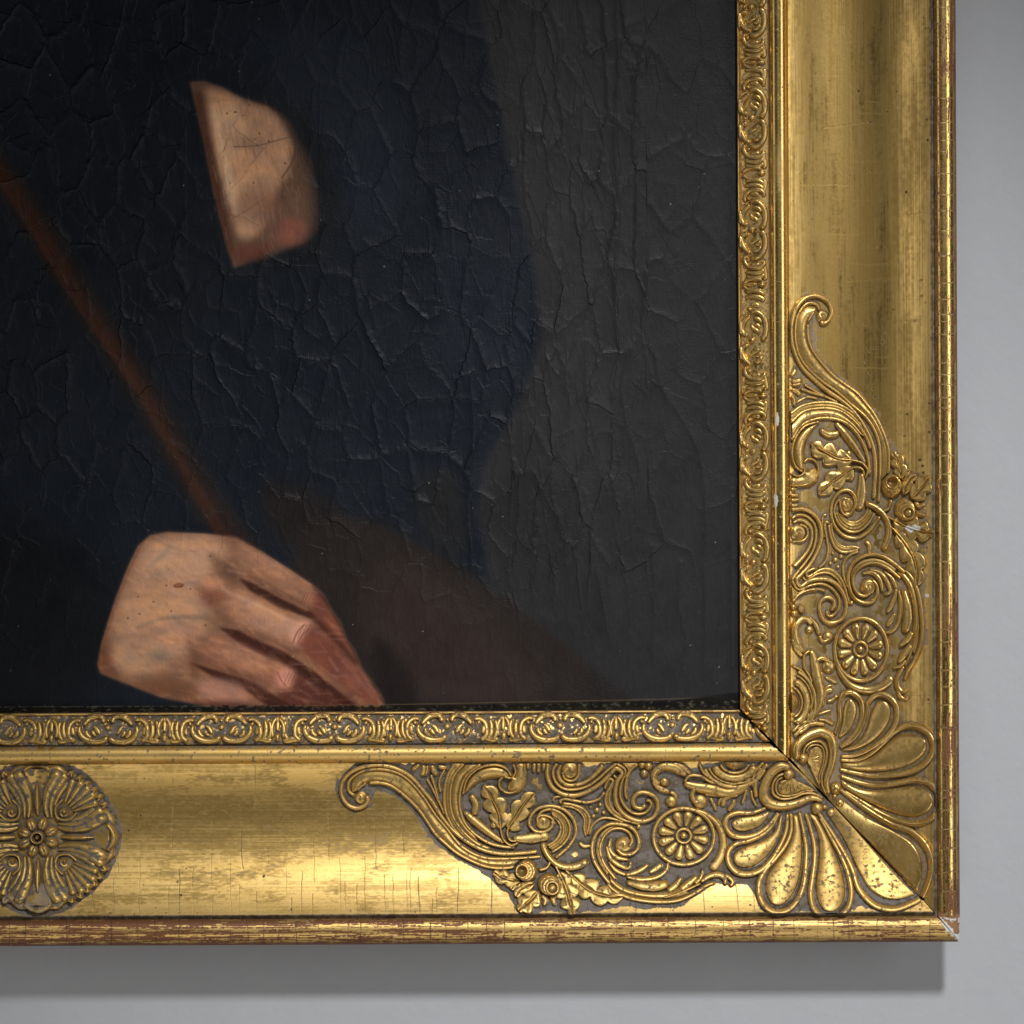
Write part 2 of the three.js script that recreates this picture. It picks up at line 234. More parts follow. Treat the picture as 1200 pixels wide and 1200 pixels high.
part('ribbon', ['ribbon_edge', tube(D(590, 320, 540, 380, 440, 412, 330, 398, 230, 382, 196, 400, 215, 425), 1.7, 4)], ['ribbon_edge', tube(D(135, 410, 145, 372, 240, 360, 340, 375), 1.5, 3.6)], ['ribbon_edge', tube(D(215, 420, 300, 432, 400, 470, 452, 540, 450, 620, 430, 700), 1.7, 4)], ['ribbon_edge', tube(D(200, 445, 300, 455, 370, 495, 410, 560, 408, 640, 425, 715), 1.3, 3.4)], ['ribbon_body', band(D(225, 425, 310, 438, 400, 478, 446, 545, 444, 620, 425, 690), D(205, 440, 300, 452, 368, 492, 408, 560, 405, 640, 420, 700), (v) => 1.4 + Math.sin(Math.PI * v), { n: 30 })], ['ribbon_tip', tube(D(362, 758, 400, 795, 475, 790), [2, 2.4, 1.6], 3.8)]);
part('small_flower', ...[[520, 480, 3.4], [492, 532, 3], [580, 502, 2.8], [550, 432, 2.6], [465, 455, 2.2]].map(([x, y, r]) => ['petal', ball(...D(x, y)[0], r, 3.6)]));
part('volute_scroll',
  ['volute', ball(...D(752, 782)[0], 10, 6.8, 10, 0.6, 0, coil)],
  ['volute_rim', tube([...D(640, 1130, 560, 1030, 492, 910, 478, 790, 522, 675, 622, 605, 730, 602, 838, 645, 886, 735, 876, 820, 815, 866, 740, 860, 688, 812)], 2.3, 6)],
  ['volute_ridge', tube(D(690, 1090, 585, 950, 548, 830, 575, 722, 652, 648, 740, 642, 808, 685, 828, 750, 800, 808), 1.9, 5.2)],
  ['volute_body', band(D(610, 1060, 535, 940, 512, 820, 545, 700, 630, 625, 735, 622), D(640, 1000, 570, 900, 556, 820, 585, 735, 655, 660, 735, 652), (v) => 2 + Math.sin(Math.PI * v), { n: 40 })],
  ['volute_ridge', tube(D(450, 700, 482, 612, 562, 552, 660, 556, 760, 592), 1.6, 4)],
  ['flame', tube(D(640, 720, 632, 820, 690, 890, 800, 915), [1.2, 2.6, 2.8, 1.6], 4.6)], ['flame', tube(D(602, 790, 640, 900, 715, 962, 800, 985, 818, 925), [1.2, 2.6, 2.8, 2.4, 1.6], 4.8)],
  ['flame', tube(D(620, 930, 690, 1010, 780, 1050), [1, 2.4, 2], 4)]);
part('sweeping_leaf',
  ['leaf_rim', tube(F(235, 850, 280, 905, 400, 972, 560, 1008, 720, 1018, 860, 1005, 1000, 945, 1100, 880, 1180, 848), [2, 2.6, 2.8, 2.6, 2.4, 2.2, 1.8], 5.4)],
  ['leaf_body', band(F(250, 780, 330, 860, 420, 905, 560, 935, 700, 935, 820, 915, 880, 880), F(270, 870, 350, 930, 440, 962, 560, 985, 720, 995, 850, 985, 960, 950), (v) => 2.6 + 2.2 * Math.sin(Math.PI * v), { n: 40 })],
  ['leaf_lobe', tube(F(400, 850, 560, 880, 700, 878, 775, 850), [2.6, 5, 6, 4.4], [4, 6.5, 7, 6])],
  ['leaf_lobe', tube(F(400, 800, 540, 825, 680, 800, 755, 740, 770, 670), [1.4, 3, 3, 2.6, 1.6], 5.2)],
  ['leaf_lobe', tube(F(390, 785, 480, 765, 550, 730, 600, 690), [1.4, 3, 3, 1.8], 4.8)],
  ['leaf_lobe', tube(F(600, 770, 660, 735, 720, 690), [2, 3.4, 2.4], 3.6)],
  ['leaf_lobe', tube(F(760, 930, 830, 880, 890, 800), [3.4, 3.6, 2], 5.8)], ['leaf_lobe', tube(F(870, 920, 960, 850, 1030, 790), [3.8, 4.2, 2.2], 6)], ['leaf_lobe', tube(F(1000, 870, 1060, 800, 1072, 735), [2.8, 2.2, 1.2], 5)], ['leaf_lobe', tube(F(720, 985, 830, 955, 950, 905, 1060, 855), [1.2, 1.8, 1.8, 1.2], 6.4)],
  ['leaf_curl', tube(E(600, 1110, 690, 1055, 770, 1045, 820, 1085, 815, 1135), [2.2, 3, 3.2, 3, 1.8], 6)], ['leaf_curl', tube(E(780, 1040, 850, 1065, 888, 1110, 860, 1150), [1.6, 2.4, 2.4, 1.6], 5)]);
{ // the wheel with twelve petals
  const c = E(457, 704)[0], ring = [], petals = [];
  for (let i = 0; i < 16; i++) { const a = i / 16 * 2 * Math.PI; ring.push([c[0] + 35.4 * Math.cos(a), c[1] + 0.8 + 32.8 * Math.sin(a)]); }
  for (let i = 0; i < 12; i++) { const a = (i + 0.42) / 12 * 2 * Math.PI - 1.57, d = (r) => [c[0] + r * Math.cos(a), c[1] + r * 0.97 * Math.sin(a)]; petals.push(['petal', tube([d(10.5), d(18), d(25), d(31)], [1.4, 3.4, 4.8, 4.6], [2.2, 4.2, 5.6, 5], { step: 1 })]); }
  part('wheel_rosette', ['ring', tube(ring, 2.4, 6, { closed: true })], ...petals, ['hub_ring', tube(ring.map(([x, y]) => [c[0] + (x - c[0]) * 0.235, c[1] + (y - c[1]) * 0.25]), 1.7, 4.6, { closed: true, step: 0.8 })], ['hub', ball(c[0], c[1], 4.4, 5)]);
  part('scroll', ['scroll_rim', tube(E(490, 462, 650, 512, 765, 620, 806, 760, 782, 890, 700, 1010), [1.6, 2.6, 3.4, 4.2, 4.4, 4.6], [4, 6, 6.4, 6, 5, 3.5])], ['scroll_ridge', tube(E(560, 462, 690, 520, 800, 620, 828, 740), 1.3, 3.4)]);
}
part('scroll_leaf', ['leaf_body', tube(E(490, 180, 380, 112, 275, 100, 200, 155, 200, 215, 250, 262), [2, 5, 4.6, 4, 3.4, 3], [4, 6, 6.5, 6.5, 6, 5])], ['leaf_ball', ball(...E(288, 232)[0], 5.4, 6)], ['leaf_lobe', tube(E(178, 225, 240, 285, 335, 325), [1.6, 3.4, 2.6], 5)], ['leaf_ball', ball(...E(350, 405)[0], 7.2, 6)], ['leaf_lobe', tube(E(330, 320, 378, 340, 385, 385, 350, 420), [2.2, 2.4, 2.2, 2], 5.4)], ['leaf_lobe', tube(E(360, 70, 440, 105, 520, 165), [2, 3.4, 2], 4.6)]);
part('scroll_leaf', ['leaf_body', tube(E(455, 245, 560, 275, 700, 300, 850, 330, 980, 285, 1050, 190), [3, 5.2, 6, 5, 4.6, 4], [4, 6.4, 6.6, 6, 5, 4])], ['leaf_rim', tube(E(460, 240, 500, 182, 600, 180, 680, 225, 745, 250), 1.8, 5.6)], ['leaf_ball', ball(...E(602, 408)[0], 8.6, 6)], ['leaf_lobe', tube(E(560, 280, 530, 345, 560, 405, 610, 400, 640, 380), [2.4, 2.8, 3, 2.4, 1.8], 5.8)], ['leaf_lobe', tube(E(640, 340, 740, 345, 840, 350), [1.6, 2.4, 1.6], 4)]);
part('scallop', ['scallop_boss', ball(...E(905, 40)[0], 12, 7)], ...[[16.5, 1.6, 5], [23.5, 4.2, 6], [30, 1.4, 4.6], [34.5, 2.4, 5]].map(([r, w, h]) => { const c = E(905, 40)[0], p = []; for (let i = 0; i <= 8; i++) { const a = Math.PI * (0.1 + 0.8 * i / 8); p.push([c[0] + r * 1.08 * Math.cos(a), c[1] + r * 0.92 * Math.sin(a)]); } return ['scallop_ridge', tube(p, w, h)]; }), ['scallop_ridge', tube(E(590, 68, 640, 160, 740, 222, 850, 262, 960, 225, 1040, 140, 1075, 68), 1.5, 4.6)]);
part('stem', ['stem_ridge', tube(G(310, 470, 330, 340, 410, 248), 1.9, 4.6)], ['stem_ridge', tube(G(345, 560, 335, 450, 375, 340, 450, 262), 2.4, 5)], ['stem_ridge', tube(G(220, 620, 250, 520, 260, 480), 1.6, 3.4)], ['stem_ridge', tube(G(350, 640, 310, 560, 300, 490), 1.5, 3.4)], ['stem_lobe', tube(G(55, 640, 60, 580, 120, 540, 190, 540), [3, 3, 2.6, 1.4], 4.4)], ['stem_lobe', tube(G(95, 680, 140, 620, 150, 570), [2.4, 2.6, 1.4], 4)], ['stem_lobe', tube(E(745, 490, 720, 430, 690, 370), [1.6, 2, 1.6], 3)], ['stem_lobe', tube(E(760, 440, 780, 390, 860, 350), [1.4, 2, 1.4], 3)]);
for (const [a, w] of [[A(690, 128, 725, 110, 765, 78), 2.6], [A(775, 182, 800, 140, 795, 82), 3.2], [A(925, 172, 890, 140, 868, 82), 3.2], [A(1015, 105, 970, 108, 920, 92), 2.6], [A(812, 180, 830, 130, 830, 85), 2.2]]) part('small_leaf', ['leaf_blade', tube(a, [w * 0.8, w, w * 0.7], 4.4)]);
part('stem', ['stem_ridge', tube(A(825, 200, 880, 300, 940, 420, 985, 520), 1.5, 3.6)], ['stem_ridge', tube(A(862, 165, 900, 280, 930, 400), 1.6, 4)], ['stem_ridge', tube(A(985, 120, 935, 230, 950, 330), 1.4, 3)]);
part('fluting', ...[[890, 125], [945, 150], [985, 155], [1030, 140]].map(([x, y]) => ['flute', tube(B(x, 62, x, 100, x - 8, y), [2.2, 2.4, 1.6], 4.4)]));
// palmette: petals with a rim and a domed field, a curled heart at its root
const petalPart = (rim, left, right, w, h, rimR = 3) => part('palmette_petal', ['petal_rim', tube(rim, [rimR * 0.62, rimR * 0.85, rimR, rimR * 1.1, rimR, rimR * 0.85, rimR * 0.62], [4, 5.4, 6.4, 7, 6.4, 5.4, 4])], ['petal_field', band(left, right, domeProfile(h, 0.55), { n: 44, m: 16 })]);
petalPart(G(435, 648, 300, 692, 170, 692, 85, 735, 72, 800, 125, 880, 220, 905, 335, 885, 430, 825, 500, 745, 540, 685), G(455, 675, 330, 712, 210, 728, 135, 765, 128, 800), G(470, 690, 400, 795, 310, 842, 220, 860, 160, 840, 128, 800), 0, 4.6);
petalPart(H(545, 90, 475, 215, 385, 290, 275, 335, 160, 365, 97, 435, 105, 535, 175, 612, 275, 628, 380, 595, 470, 510, 540, 400, 590, 300, 615, 200, 618, 95), H(560, 110, 500, 250, 400, 330, 240, 388, 155, 445, 148, 500), H(575, 110, 560, 260, 500, 400, 405, 510, 305, 572, 215, 575, 165, 545, 148, 500), 0, 5);
petalPart(H(648, 90, 650, 250, 608, 362, 520, 482, 420, 592, 368, 700, 372, 820, 432, 920, 522, 960, 622, 938, 708, 850, 758, 722, 778, 560, 782, 400, 760, 260, 722, 82), H(668, 105, 662, 250, 610, 400, 505, 540, 435, 660, 432, 790, 480, 890), H(712, 105, 745, 280, 752, 450, 735, 620, 688, 775, 610, 880, 540, 908, 480, 890), 0, 5.4);
petalPart(H(778, 92, 830, 260, 855, 380, 855, 520, 838, 650, 820, 800, 850, 930, 935, 1003, 1050, 1003, 1145, 925, 1178, 800, 1150, 620, 1080, 450, 985, 280, 905, 130), H(805, 95, 875, 250, 898, 400, 888, 560, 868, 720, 888, 865, 945, 950), H(868, 105, 975, 300, 1055, 480, 1112, 650, 1128, 800, 1088, 915, 1015, 962, 945, 950), 0, 5.4);
part('palmette_petal', ['petal_rim', tube(K(436, 540, 505, 645, 558, 740, 588, 825, 648, 885, 720, 898, 785, 876, 812, 862), [2, 2.6, 3, 3.2, 3.4, 3.4, 3.2], [4, 5.4, 6.2, 6.6, 6.6, 6, 5], { cap: false })], ['petal_field', band(K(470, 545, 538, 650, 588, 760, 632, 830, 690, 862, 750, 862, 790, 848), K(496, 520, 560, 590, 630, 667, 690, 733, 740, 788, 770, 820, 798, 850), (v, u) => 4.8 * Math.pow(Math.sin(Math.PI * (0.04 + 0.5 * v)), 0.6) * Math.pow(1 - Math.pow(2 * u - 1, 6), 0.5), { n: 44, m: 12 })]);
part('palmette_heart',
  ['heart_rim', tube(G(648, 300, 560, 285, 475, 345, 425, 435, 408, 530, 445, 598, 525, 628, 620, 626, 720, 600, 820, 560, 885, 568, 925, 595), [3.4, 4.6, 5, 5, 5.2, 5.4, 5.2, 4.8, 4.4, 4, 3.4, 2.6], 7.5)],
  ['heart_ridge', tube(G(592, 345, 530, 372, 490, 440, 492, 518, 560, 566, 660, 560, 760, 522, 850, 522, 930, 562), 1.6, 5.4)],
  ['heart_ridge', tube(G(580, 375, 530, 410, 515, 470, 535, 525, 600, 545, 690, 530, 770, 500, 850, 500), 1.2, 4.4)],
  ['heart_field', band(G(600, 400, 545, 440, 530, 490, 560, 530, 640, 540, 740, 505, 860, 500), G(640, 392, 655, 390, 672, 392, 688, 400, 720, 430, 780, 450, 880, 510), (v) => 1.6 + 2.4 * v, { n: 30 })],
  ...[[548, 432], [562, 482], [612, 505], [655, 510], [695, 505], [742, 488], [790, 478], [840, 492]].map(([x, y]) => ['heart_rib', tube(G(lerp(650, x, 0.3), lerp(385, y, 0.3), lerp(650, x, 0.7), lerp(385, y, 0.7), x, y), [0.9, 1.4, 1.7], [3.8, 4.4, 4.6])]),
  ['heart_curl', ball(...G(628, 352)[0], 6.6, 9)], ['heart_ball', ball(...G(880, 652)[0], 7.4, 8)], ['heart_ball', ball(...G(1005, 690)[0], 5.4, 5)], ['heart_ball', ball(...G(945, 640)[0], 3.4, 5)]);
// the large round rosette on the lower rail
const bigRosette = [];
{
  const c = straight([45.8, 980]), P = (r, a) => [c[0] + r * Math.cos(a), c[1] + r * 0.955 * Math.sin(a)], q = Math.PI / 2;
  const edgeR = (a) => 88 + 3.2 * Math.cos(4 * a) + 1.6 * Math.cos(24 * a), disc = [];
  for (let i = 0; i <= 120; i++) { const a = i / 120 * 2 * Math.PI, row = []; for (let k = 0; k <= 14; k++) { const t = k / 14, [x, y] = P(edgeR(a) * t, a); row.push([x, y, (4.2 + 2.2 * t * t) * (t > 0.97 ? 0.75 : 1) - 2.2 * Math.exp(-Math.pow((t - 0.36) / 0.12, 2))]); } const l = row[14]; row.push([l[0], l[1], SKIRT]); disc.push(row); }
  bigRosette.push(['rosette_disc', disc]);
  const R = (name, pts, r, h, a0, o = {}) => bigRosette.push([name, tube(pts.map(([d, a]) => P(d, a0 + a)), Array.isArray(r) ? r.map((x, k) => x * (name === 'leaf_flute' || name === 'leaf_ridge' ? 1 + 0.12 * k : 1)) : r, h, { ...o })]);
  for (let i = 0; i < 4; i++) {
    const a0 = i * q, L = (pts, f = 1) => pts.map(([r, a]) => [r, f * a]);
    R('leaf_spike', [[25, 0], [38, 0], [52, 0], [68, 0]], [1.4, 3.6, 3, 0.8], [6, 12, 13, 11], a0);
    bigRosette.push(['leaf_field', band([[40, -0.16], [60, -0.19], [86, -0.2]].map(([r, a]) => P(r, a0 + a)), [[40, 0.16], [60, 0.19], [86, 0.2]].map(([r, a]) => P(r, a0 + a)), (v, u) => 4 + 6.5 * Math.pow(u, 1.4) * (0.7 + 0.3 * Math.abs(2 * v - 1)), { n: 24 })]);
    R('leaf_lip', [[82, -0.21], [87, -0.1], [89, 0], [87, 0.1], [82, 0.21]], [2.4, 3.4, 4, 3.4, 2.4], 12, a0);
    for (const f of [-1, 1]) {
      R('leaf_ridge', L([[25, 0.5], [38, 0.25], [56, 0.22], [74, 0.28], [86, 0.31]], f), [2, 3.4, 4.6, 5.6, 4.6], [6, 10, 12, 13.5, 12], a0);
      R('leaf_ridge', L([[27, 0.64], [42, 0.38], [60, 0.345], [76, 0.395], [86, 0.42]], f), [1.6, 3, 4, 4.8, 4], [5, 9, 10.5, 12, 10.5], a0);
      R('leaf_ridge', L([[33, 0.6], [48, 0.46], [64, 0.455], [78, 0.495]], f), [1.6, 2.6, 3.6, 3.6], [5, 8.5, 9.5, 9.5], a0);
    }
    for (const [k, r1, w] of [[-0.24, 84, 4.4], [-0.12, 88, 5.2], [0, 89, 5.8], [0.12, 88, 5.2], [0.24, 84, 4.4]]) R('leaf_flute', [[51, q / 2 + k * 0.55], [68, q / 2 + k * 0.85], [r1, q / 2 + k * 1.05]], [1.4, w * 0.8, w], [7.5, 10.5, 12], a0);
    for (const k of [-0.32, -0.19, -0.065, 0.065, 0.19, 0.32]) R('leaf_scallop', [[82, q / 2 + k - 0.04], [88.5, q / 2 + k], [82, q / 2 + k + 0.04]], 2.3, 10.5, a0, { step: 0.9 });
    bigRosette.push(['leaf_eye', ball(...P(43, a0 + q / 2), 7.2, 11, 7.2, 0.5, 0, coil)]);
    R('eye_ridge', [[56, q / 2 - 0.21], [42, q / 2 - 0.25], [33, q / 2], [42, q / 2 + 0.25], [56, q / 2 + 0.21]], 1.9, 9.5, a0);
  }
  for (let i = 0; i < 8; i++) { const a = i * Math.PI / 4 + 0.35, m = P(16.5, a); bigRosette.push(['flower_petal', ball(m[0], m[1], 8.8, 12.5, 6.6, a, 0, (k, t) => Math.sqrt(Math.max(0, 1 - k * k * 0.85)) * (1 - 0.16 * Math.exp(-Math.pow(k * Math.sin(t) / 0.16, 2))))]); }
  bigRosette.push(['flower_ring', tube([0, 1, 2, 3, 4, 5, 6, 7].map((i) => P(6.6, i * Math.PI / 4)), 1.7, 15, { closed: true, step: 0.8 })], ['flower_button', ball(c[0], c[1], 3.6, 14.5)]);
}
// the running leaf-and-scroll ornament of the sight edge: half a repeat, mirrored, offsets from its middle
const motif = [];
{
  const c = M(705, 0)[0][0], rel = (grid, f) => grid.map((row) => row.map(([x, y, h]) => [(x - c) * f, y, h]));
  const half = [
    ['sight_scroll', () => tube(M(768, 188, 750, 158, 790, 130, 858, 140, 905, 180, 925, 215), [3.2, 2.7, 3.0, 3.5, 3.0, 2.2], 5.3, { step: 1 })],
    ['sight_scroll', () => tube(M(742, 300, 735, 332, 800, 352, 875, 345, 935, 308, 962, 250, 952, 205), [3.5, 3.0, 3.2, 3.5, 3.2, 2.7, 1.9], 5.3, { step: 1 })],
    ['sight_leaf', () => tube(M(782, 292, 800, 262, 818, 232, 850, 214), [1.2, 2.6, 2.2, 1.2], 3, { step: 1 })],
    ['sight_leaf', () => tube(M(812, 305, 838, 285, 852, 250), [1.2, 2.4, 1.4], 2.8, { step: 1 })],
    ['sight_leaf', () => tube(M(990, 345, 1050, 332, 1110, 345, 1160, 352), [2, 3.4, 3.6, 2.4], 3, { step: 1 })],
    ['sight_leaf', () => tube(M(1020, 215, 1025, 260, 1010, 300), [2, 3, 2], 2.6, { step: 1 })],
    ['sight_leaf', () => tube(M(902, 238, 895, 285, 855, 318), [1.7, 2.7, 1.9], 4.1, { step: 1 })],
    ['sight_leaf', () => tube(M(940, 168, 985, 158, 1038, 190, 1056, 260, 1048, 312, 1000, 352), [1.9, 2.6, 2.7, 2.7, 2.7, 2.2], 4.6, { step: 1 })],
    ['sight_leaf', () => tube(M(965, 185, 1000, 205), [2.5, 2.7], 3.9, { step: 1 })],
    ['sight_leaf', () => tube(M(1085, 160, 1098, 230, 1090, 300, 1060, 345), [1.7, 2.5, 3.0, 2.5], 4.4, { step: 1 })],
    ['sight_leaf', () => tube(M(1125, 165, 1142, 235, 1132, 300, 1105, 345), [1.9, 2.5, 2.7, 2.2], 4.4, { step: 1 })],
    ['sight_leaf', () => tube(M(1198, 140, 1165, 180, 1150, 240, 1160, 320), [1.9, 2.3, 2.2, 1.9], 4.6, { step: 1 })],
  ];
  for (const [n, f] of half) for (const s of [1, -1]) motif.push([n, rel(f(), s)]);
  motif.push(['sight_button', rel(ball(...M(705, 226)[0], 4, 4.6), 1)], ['sight_leaf', rel(tube(M(705, 150, 705, 185), [1.6, 2], 3, { step: 1 }), 1)]);
  const v = straight([430 + 205 / 7.5, 820])[0] - c; // between two repeats
  motif.push(['sight_bead', rel(ball(...M(705, 320)[0], 3.2, 5, 5.4), 1).map((r) => r.map(([x, y, h]) => [x + 66, y, h]))]);
  motif.push(['sight_leaf', rel(tube(M(705, 135, 705, 200, 705, 270), [1.6, 2.6, 1.4], 3.4, { step: 1 }), 1).map((r) => r.map(([x, y, h]) => [x + 66, y, h]))]);
}
// ---------------------------------------------------------------- building the frame
const tilted = (name, ux, uy, uz) => { const g = named(new THREE.Group(), name); const v = new THREE.Vector3((ux - 600) * S, (600 - uy) * S, uz * S).applyAxisAngle(new THREE.Vector3(0, 0, 1), TILT); g.position.copy(v); g.rotation.z = TILT; scene.add(g); return g; };
const BASE = [600, 1106, WALL_Z];
const frame = tilted('picture_frame', ...BASE);
Object.assign(frame.userData, { label: 'gilded frame corner with scrolls, acorns, rosettes and a palmette around the dark painting', category: 'picture frame' });
const X = (x) => (x - BASE[0]) * S, Y = (y) => (BASE[1] - y) * S, Z = (z) => (z - BASE[2]) * S;
// one planar map per rail, in metres along and across the rail's face
const RAILS = [{ x0: -60, x1: 1140, y0: 826, y1: 1116, w: 2048, h: 496 }, { x0: 856, x1: 1136, y0: -60, y1: 1116, w: 488, h: 2048 }];
for (const r of RAILS) {
  r.relief = new Float32Array(r.w * r.h).fill(-1); r.kx = r.w / (r.x1 - r.x0); r.ky = r.h / (r.y1 - r.y0);
  r.color = byteMap(new Uint8Array(r.w * r.h * 4), r.w, r.h, true); r.surf = byteMap(new Uint8Array(r.w * r.h * 4), r.w, r.h, false); r.bump = floatMap(new Float32Array(r.w * r.h), r.w, r.h, 1);
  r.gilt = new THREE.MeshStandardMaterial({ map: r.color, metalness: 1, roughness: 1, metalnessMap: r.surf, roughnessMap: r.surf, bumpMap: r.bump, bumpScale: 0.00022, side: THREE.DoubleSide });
}
const sideGilt = new THREE.MeshStandardMaterial({ color: new THREE.Color(0.12, 0.05, 0.02), metalness: 0.2, roughness: 0.6 });
const darkWood = new THREE.MeshStandardMaterial({ color: new THREE.Color(0.012, 0.008, 0.006), roughness: 0.9 });
function sheet(side, rows, flip) {                       // rows of [x, y, z] in units -> geometry with the rail's planar uv
  const r = RAILS[side], n = rows.length, m = rows[0].length, pos = new Float32Array(n * m * 3), uv = new Float32Array(n * m * 2), index = [];
  rows.forEach((row, i) => row.forEach(([x, y, z], j) => { const k = i * m + j; pos.set([X(x), Y(y), Z(z)], k * 3); uv.set([(x - r.x0) / (r.x1 - r.x0), 1 - (y - r.y0) / (r.y1 - r.y0)], k * 2); }));
  for (let i = 0; i < n - 1; i++) for (let j = 0; j < m - 1; j++) { const a = i * m + j, b = a + 1, c = a + m, d = c + 1; flip ? index.push(a, c, b, b, c, d) : index.push(a, b, c, b, d, c); }
  const g = new THREE.BufferGeometry(); g.setAttribute('position', new THREE.BufferAttribute(pos, 3)); g.setAttribute('uv', new THREE.BufferAttribute(uv, 2)); g.setIndex(index); g.computeVertexNormals();
  return g;
}
function facing(g) {                                     // make the front side look out of the wall
  let s = 0; const n = g.attributes.normal; for (let i = 0; i < n.count; i++) s += n.getZ(i);
  if (s < 0) { const ix = g.index.array; for (let i = 0; i < ix.length; i += 3) { const t = ix[i]; ix[i] = ix[i + 1]; ix[i + 1] = t; } g.computeVertexNormals(); }
  return g;
}
// rails: swept strips cut at the mitre, with a narrow open joint
for (const side of [0, 1]) {
  const wob = (s, k) => 0.35 * (fbm(s / 90 + 31 * k, 7.7 * k + side * 40, 3) - 0.5);
  let rail = null;
  for (const [name, prof] of [...STRIPS].sort((a, b) => (b[0] === 'cove') - (a[0] === 'cove'))) {
    const rows = [], N = 130, wide = name === 'quirk' || name === 'groove' ? 0 : 1;
    for (let i = 0; i <= N; i++) rows.push(prof.map(([y, x, z]) => {
      const gap = 0.35 + 1.2 * Math.pow(fbm(y / 11, 3 + side * 5, 3), 2) + 2.2 * smooth(842, 858, y) * smooth(912, 890, y) * smooth(0.3, 0.6, fbm(y / 7, 60, 2)) + 1.2 * smooth(922, 928, y) * smooth(946, 938, y), end = (side ? y : x) - gap, t = i / N, s = lerp(-420, end, t < 0.97 ? t : t);
      const zz = z + wide * wob(s, 1) , off = wide * wob(s, 2) * (name === 'outer_bead' || name === 'inner_bead' ? 1.2 : 0.3);
      const p = real(side ? [x + off, s] : [s, y + off], zz); return [p[0], p[1], zz];
    }));
    const mesh = named(new THREE.Mesh(facing(sheet(side, rows)), name === 'frame_side' ? sideGilt : RAILS[side].gilt), name === 'cove' ? 'rail' : name);
    if (name === 'cove') { frame.add(mesh); rail = mesh; } else rail.add(mesh);
  }
}
{ // the wooden body behind the gilding, seen only as the dark of the open joint
  const z1 = 6, b = new THREE.BoxGeometry(1, 1, 1), add = (x0, x1, y0, y1, za, zb) => { const m = named(new THREE.Mesh(b, darkWood), 'wooden_core'); const c = real([(x0 + x1) / 2, (y0 + y1) / 2], 10); m.scale.set((x1 - x0) * S, (y1 - y0) * S, (zb - za) * S); m.position.set(X(c[0]), Y(c[1]), Z((za + zb) / 2)); frame.add(m); };
  add(-420, 1092, 853, 1074, WALL_Z + 4, z1 - 2); add(888, 1092, -420, 845, WALL_Z + 4, z1 - 2);
}
function relief(side, grid, shift, inCove = !shift) {                     // a grid of [x, y, height] on the lower rail -> a geometry on a rail, noted in its relief map
  const r = RAILS[side], rows = grid.map((row) => row.map(([x, y, h]) => { let q = shift ? shift([x, y]) : [x, y]; q = [Math.min(q[0], across(q[1]) - 0.9), inCove ? clamp(q[1], 894.2, 1072.5) : q[1]]; const p = place(side, q); return [p[0], p[1], p[2] + h, h]; }));
  const put = (a, b, c) => { // rasterise a triangle of heights
    const q = [a, b, c].map((p) => [(p[0] - r.x0) * r.kx, (p[1] - r.y0) * r.ky, p[3]]), lo = [0, 1].map((k) => Math.floor(Math.min(q[0][k], q[1][k], q[2][k]))), hi = [0, 1].map((k) => Math.ceil(Math.max(q[0][k], q[1][k], q[2][k])));
    const d = (q[1][0] - q[0][0]) * (q[2][1] - q[0][1]) - (q[2][0] - q[0][0]) * (q[1][1] - q[0][1]); if (Math.abs(d) < 1e-6) return;
    for (let y = Math.max(0, lo[1]); y <= Math.min(r.h - 1, hi[1]); y++) for (let x = Math.max(0, lo[0]); x <= Math.min(r.w - 1, hi[0]); x++) {
      const u = ((x - q[0][0]) * (q[2][1] - q[0][1]) - (q[2][0] - q[0][0]) * (y - q[0][1])) / d, v = ((q[1][0] - q[0][0]) * (y - q[0][1]) - (x - q[0][0]) * (q[1][1] - q[0][1])) / d;
      if (u < -0.01 || v < -0.01 || u + v > 1.01) continue; const h = q[0][2] + u * (q[1][2] - q[0][2]) + v * (q[2][2] - q[0][2]), k = y * r.w + x; if (h > r.relief[k]) r.relief[k] = h;
    }
  };
  for (let i = 0; i < rows.length - 1; i++) for (let j = 0; j < rows[0].length - 1; j++) { const a = rows[i][j], b = rows[i][j + 1], c = rows[i + 1][j], d = rows[i + 1][j + 1]; if (Math.max(a[3], b[3], c[3], d[3]) > 0) { put(a, b, c); put(b, d, c); } }
  return facing(sheet(side, rows));
}
function addPart(side, name, subs, parent = frame, shift) {
  const g = named(new THREE.Group(), name); parent.add(g);
  for (const [sub, grid] of subs) g.add(named(new THREE.Mesh(relief(side, grid, shift), RAILS[side].gilt), sub));
  return g;
}
for (const side of [0, 1]) {
  for (const [name, subs] of ornament) addPart(side, name, subs);
  const phase = straight([524, 849])[0];
  for (let i = -4; i <= 3; i++) {
    const mid = side ? null : phase + 132.2 * i, y = 140 + 130 * (i + 3);
    addPart(side, 'sight_ornament', motif.filter(() => rnd() > 0.035).map(([n, g]) => { const k = 0.8 + 0.4 * rnd(), dx = (rnd() - 0.5) * 1.2, dy = (rnd() - 0.5) * 0.9; return [n, g.map((r) => r.map(([x, y2, h]) => [x + dx, y2 + dy, h > 0 ? h * k : h]))]; }), frame, side ? ([x, yy]) => { const t = y + x * 0.985; return [926 - (893.5 - t) / 1.033, yy]; } : ([x, yy]) => [mid + x, yy]);
  }
  if (side) addPart(1, 'sight_ornament', motif, frame, ([x, yy]) => [926 - (893.5 - (10 + x * 0.985)) / 1.033, yy]);
}
addPart(0, 'large_rosette', bigRosette);
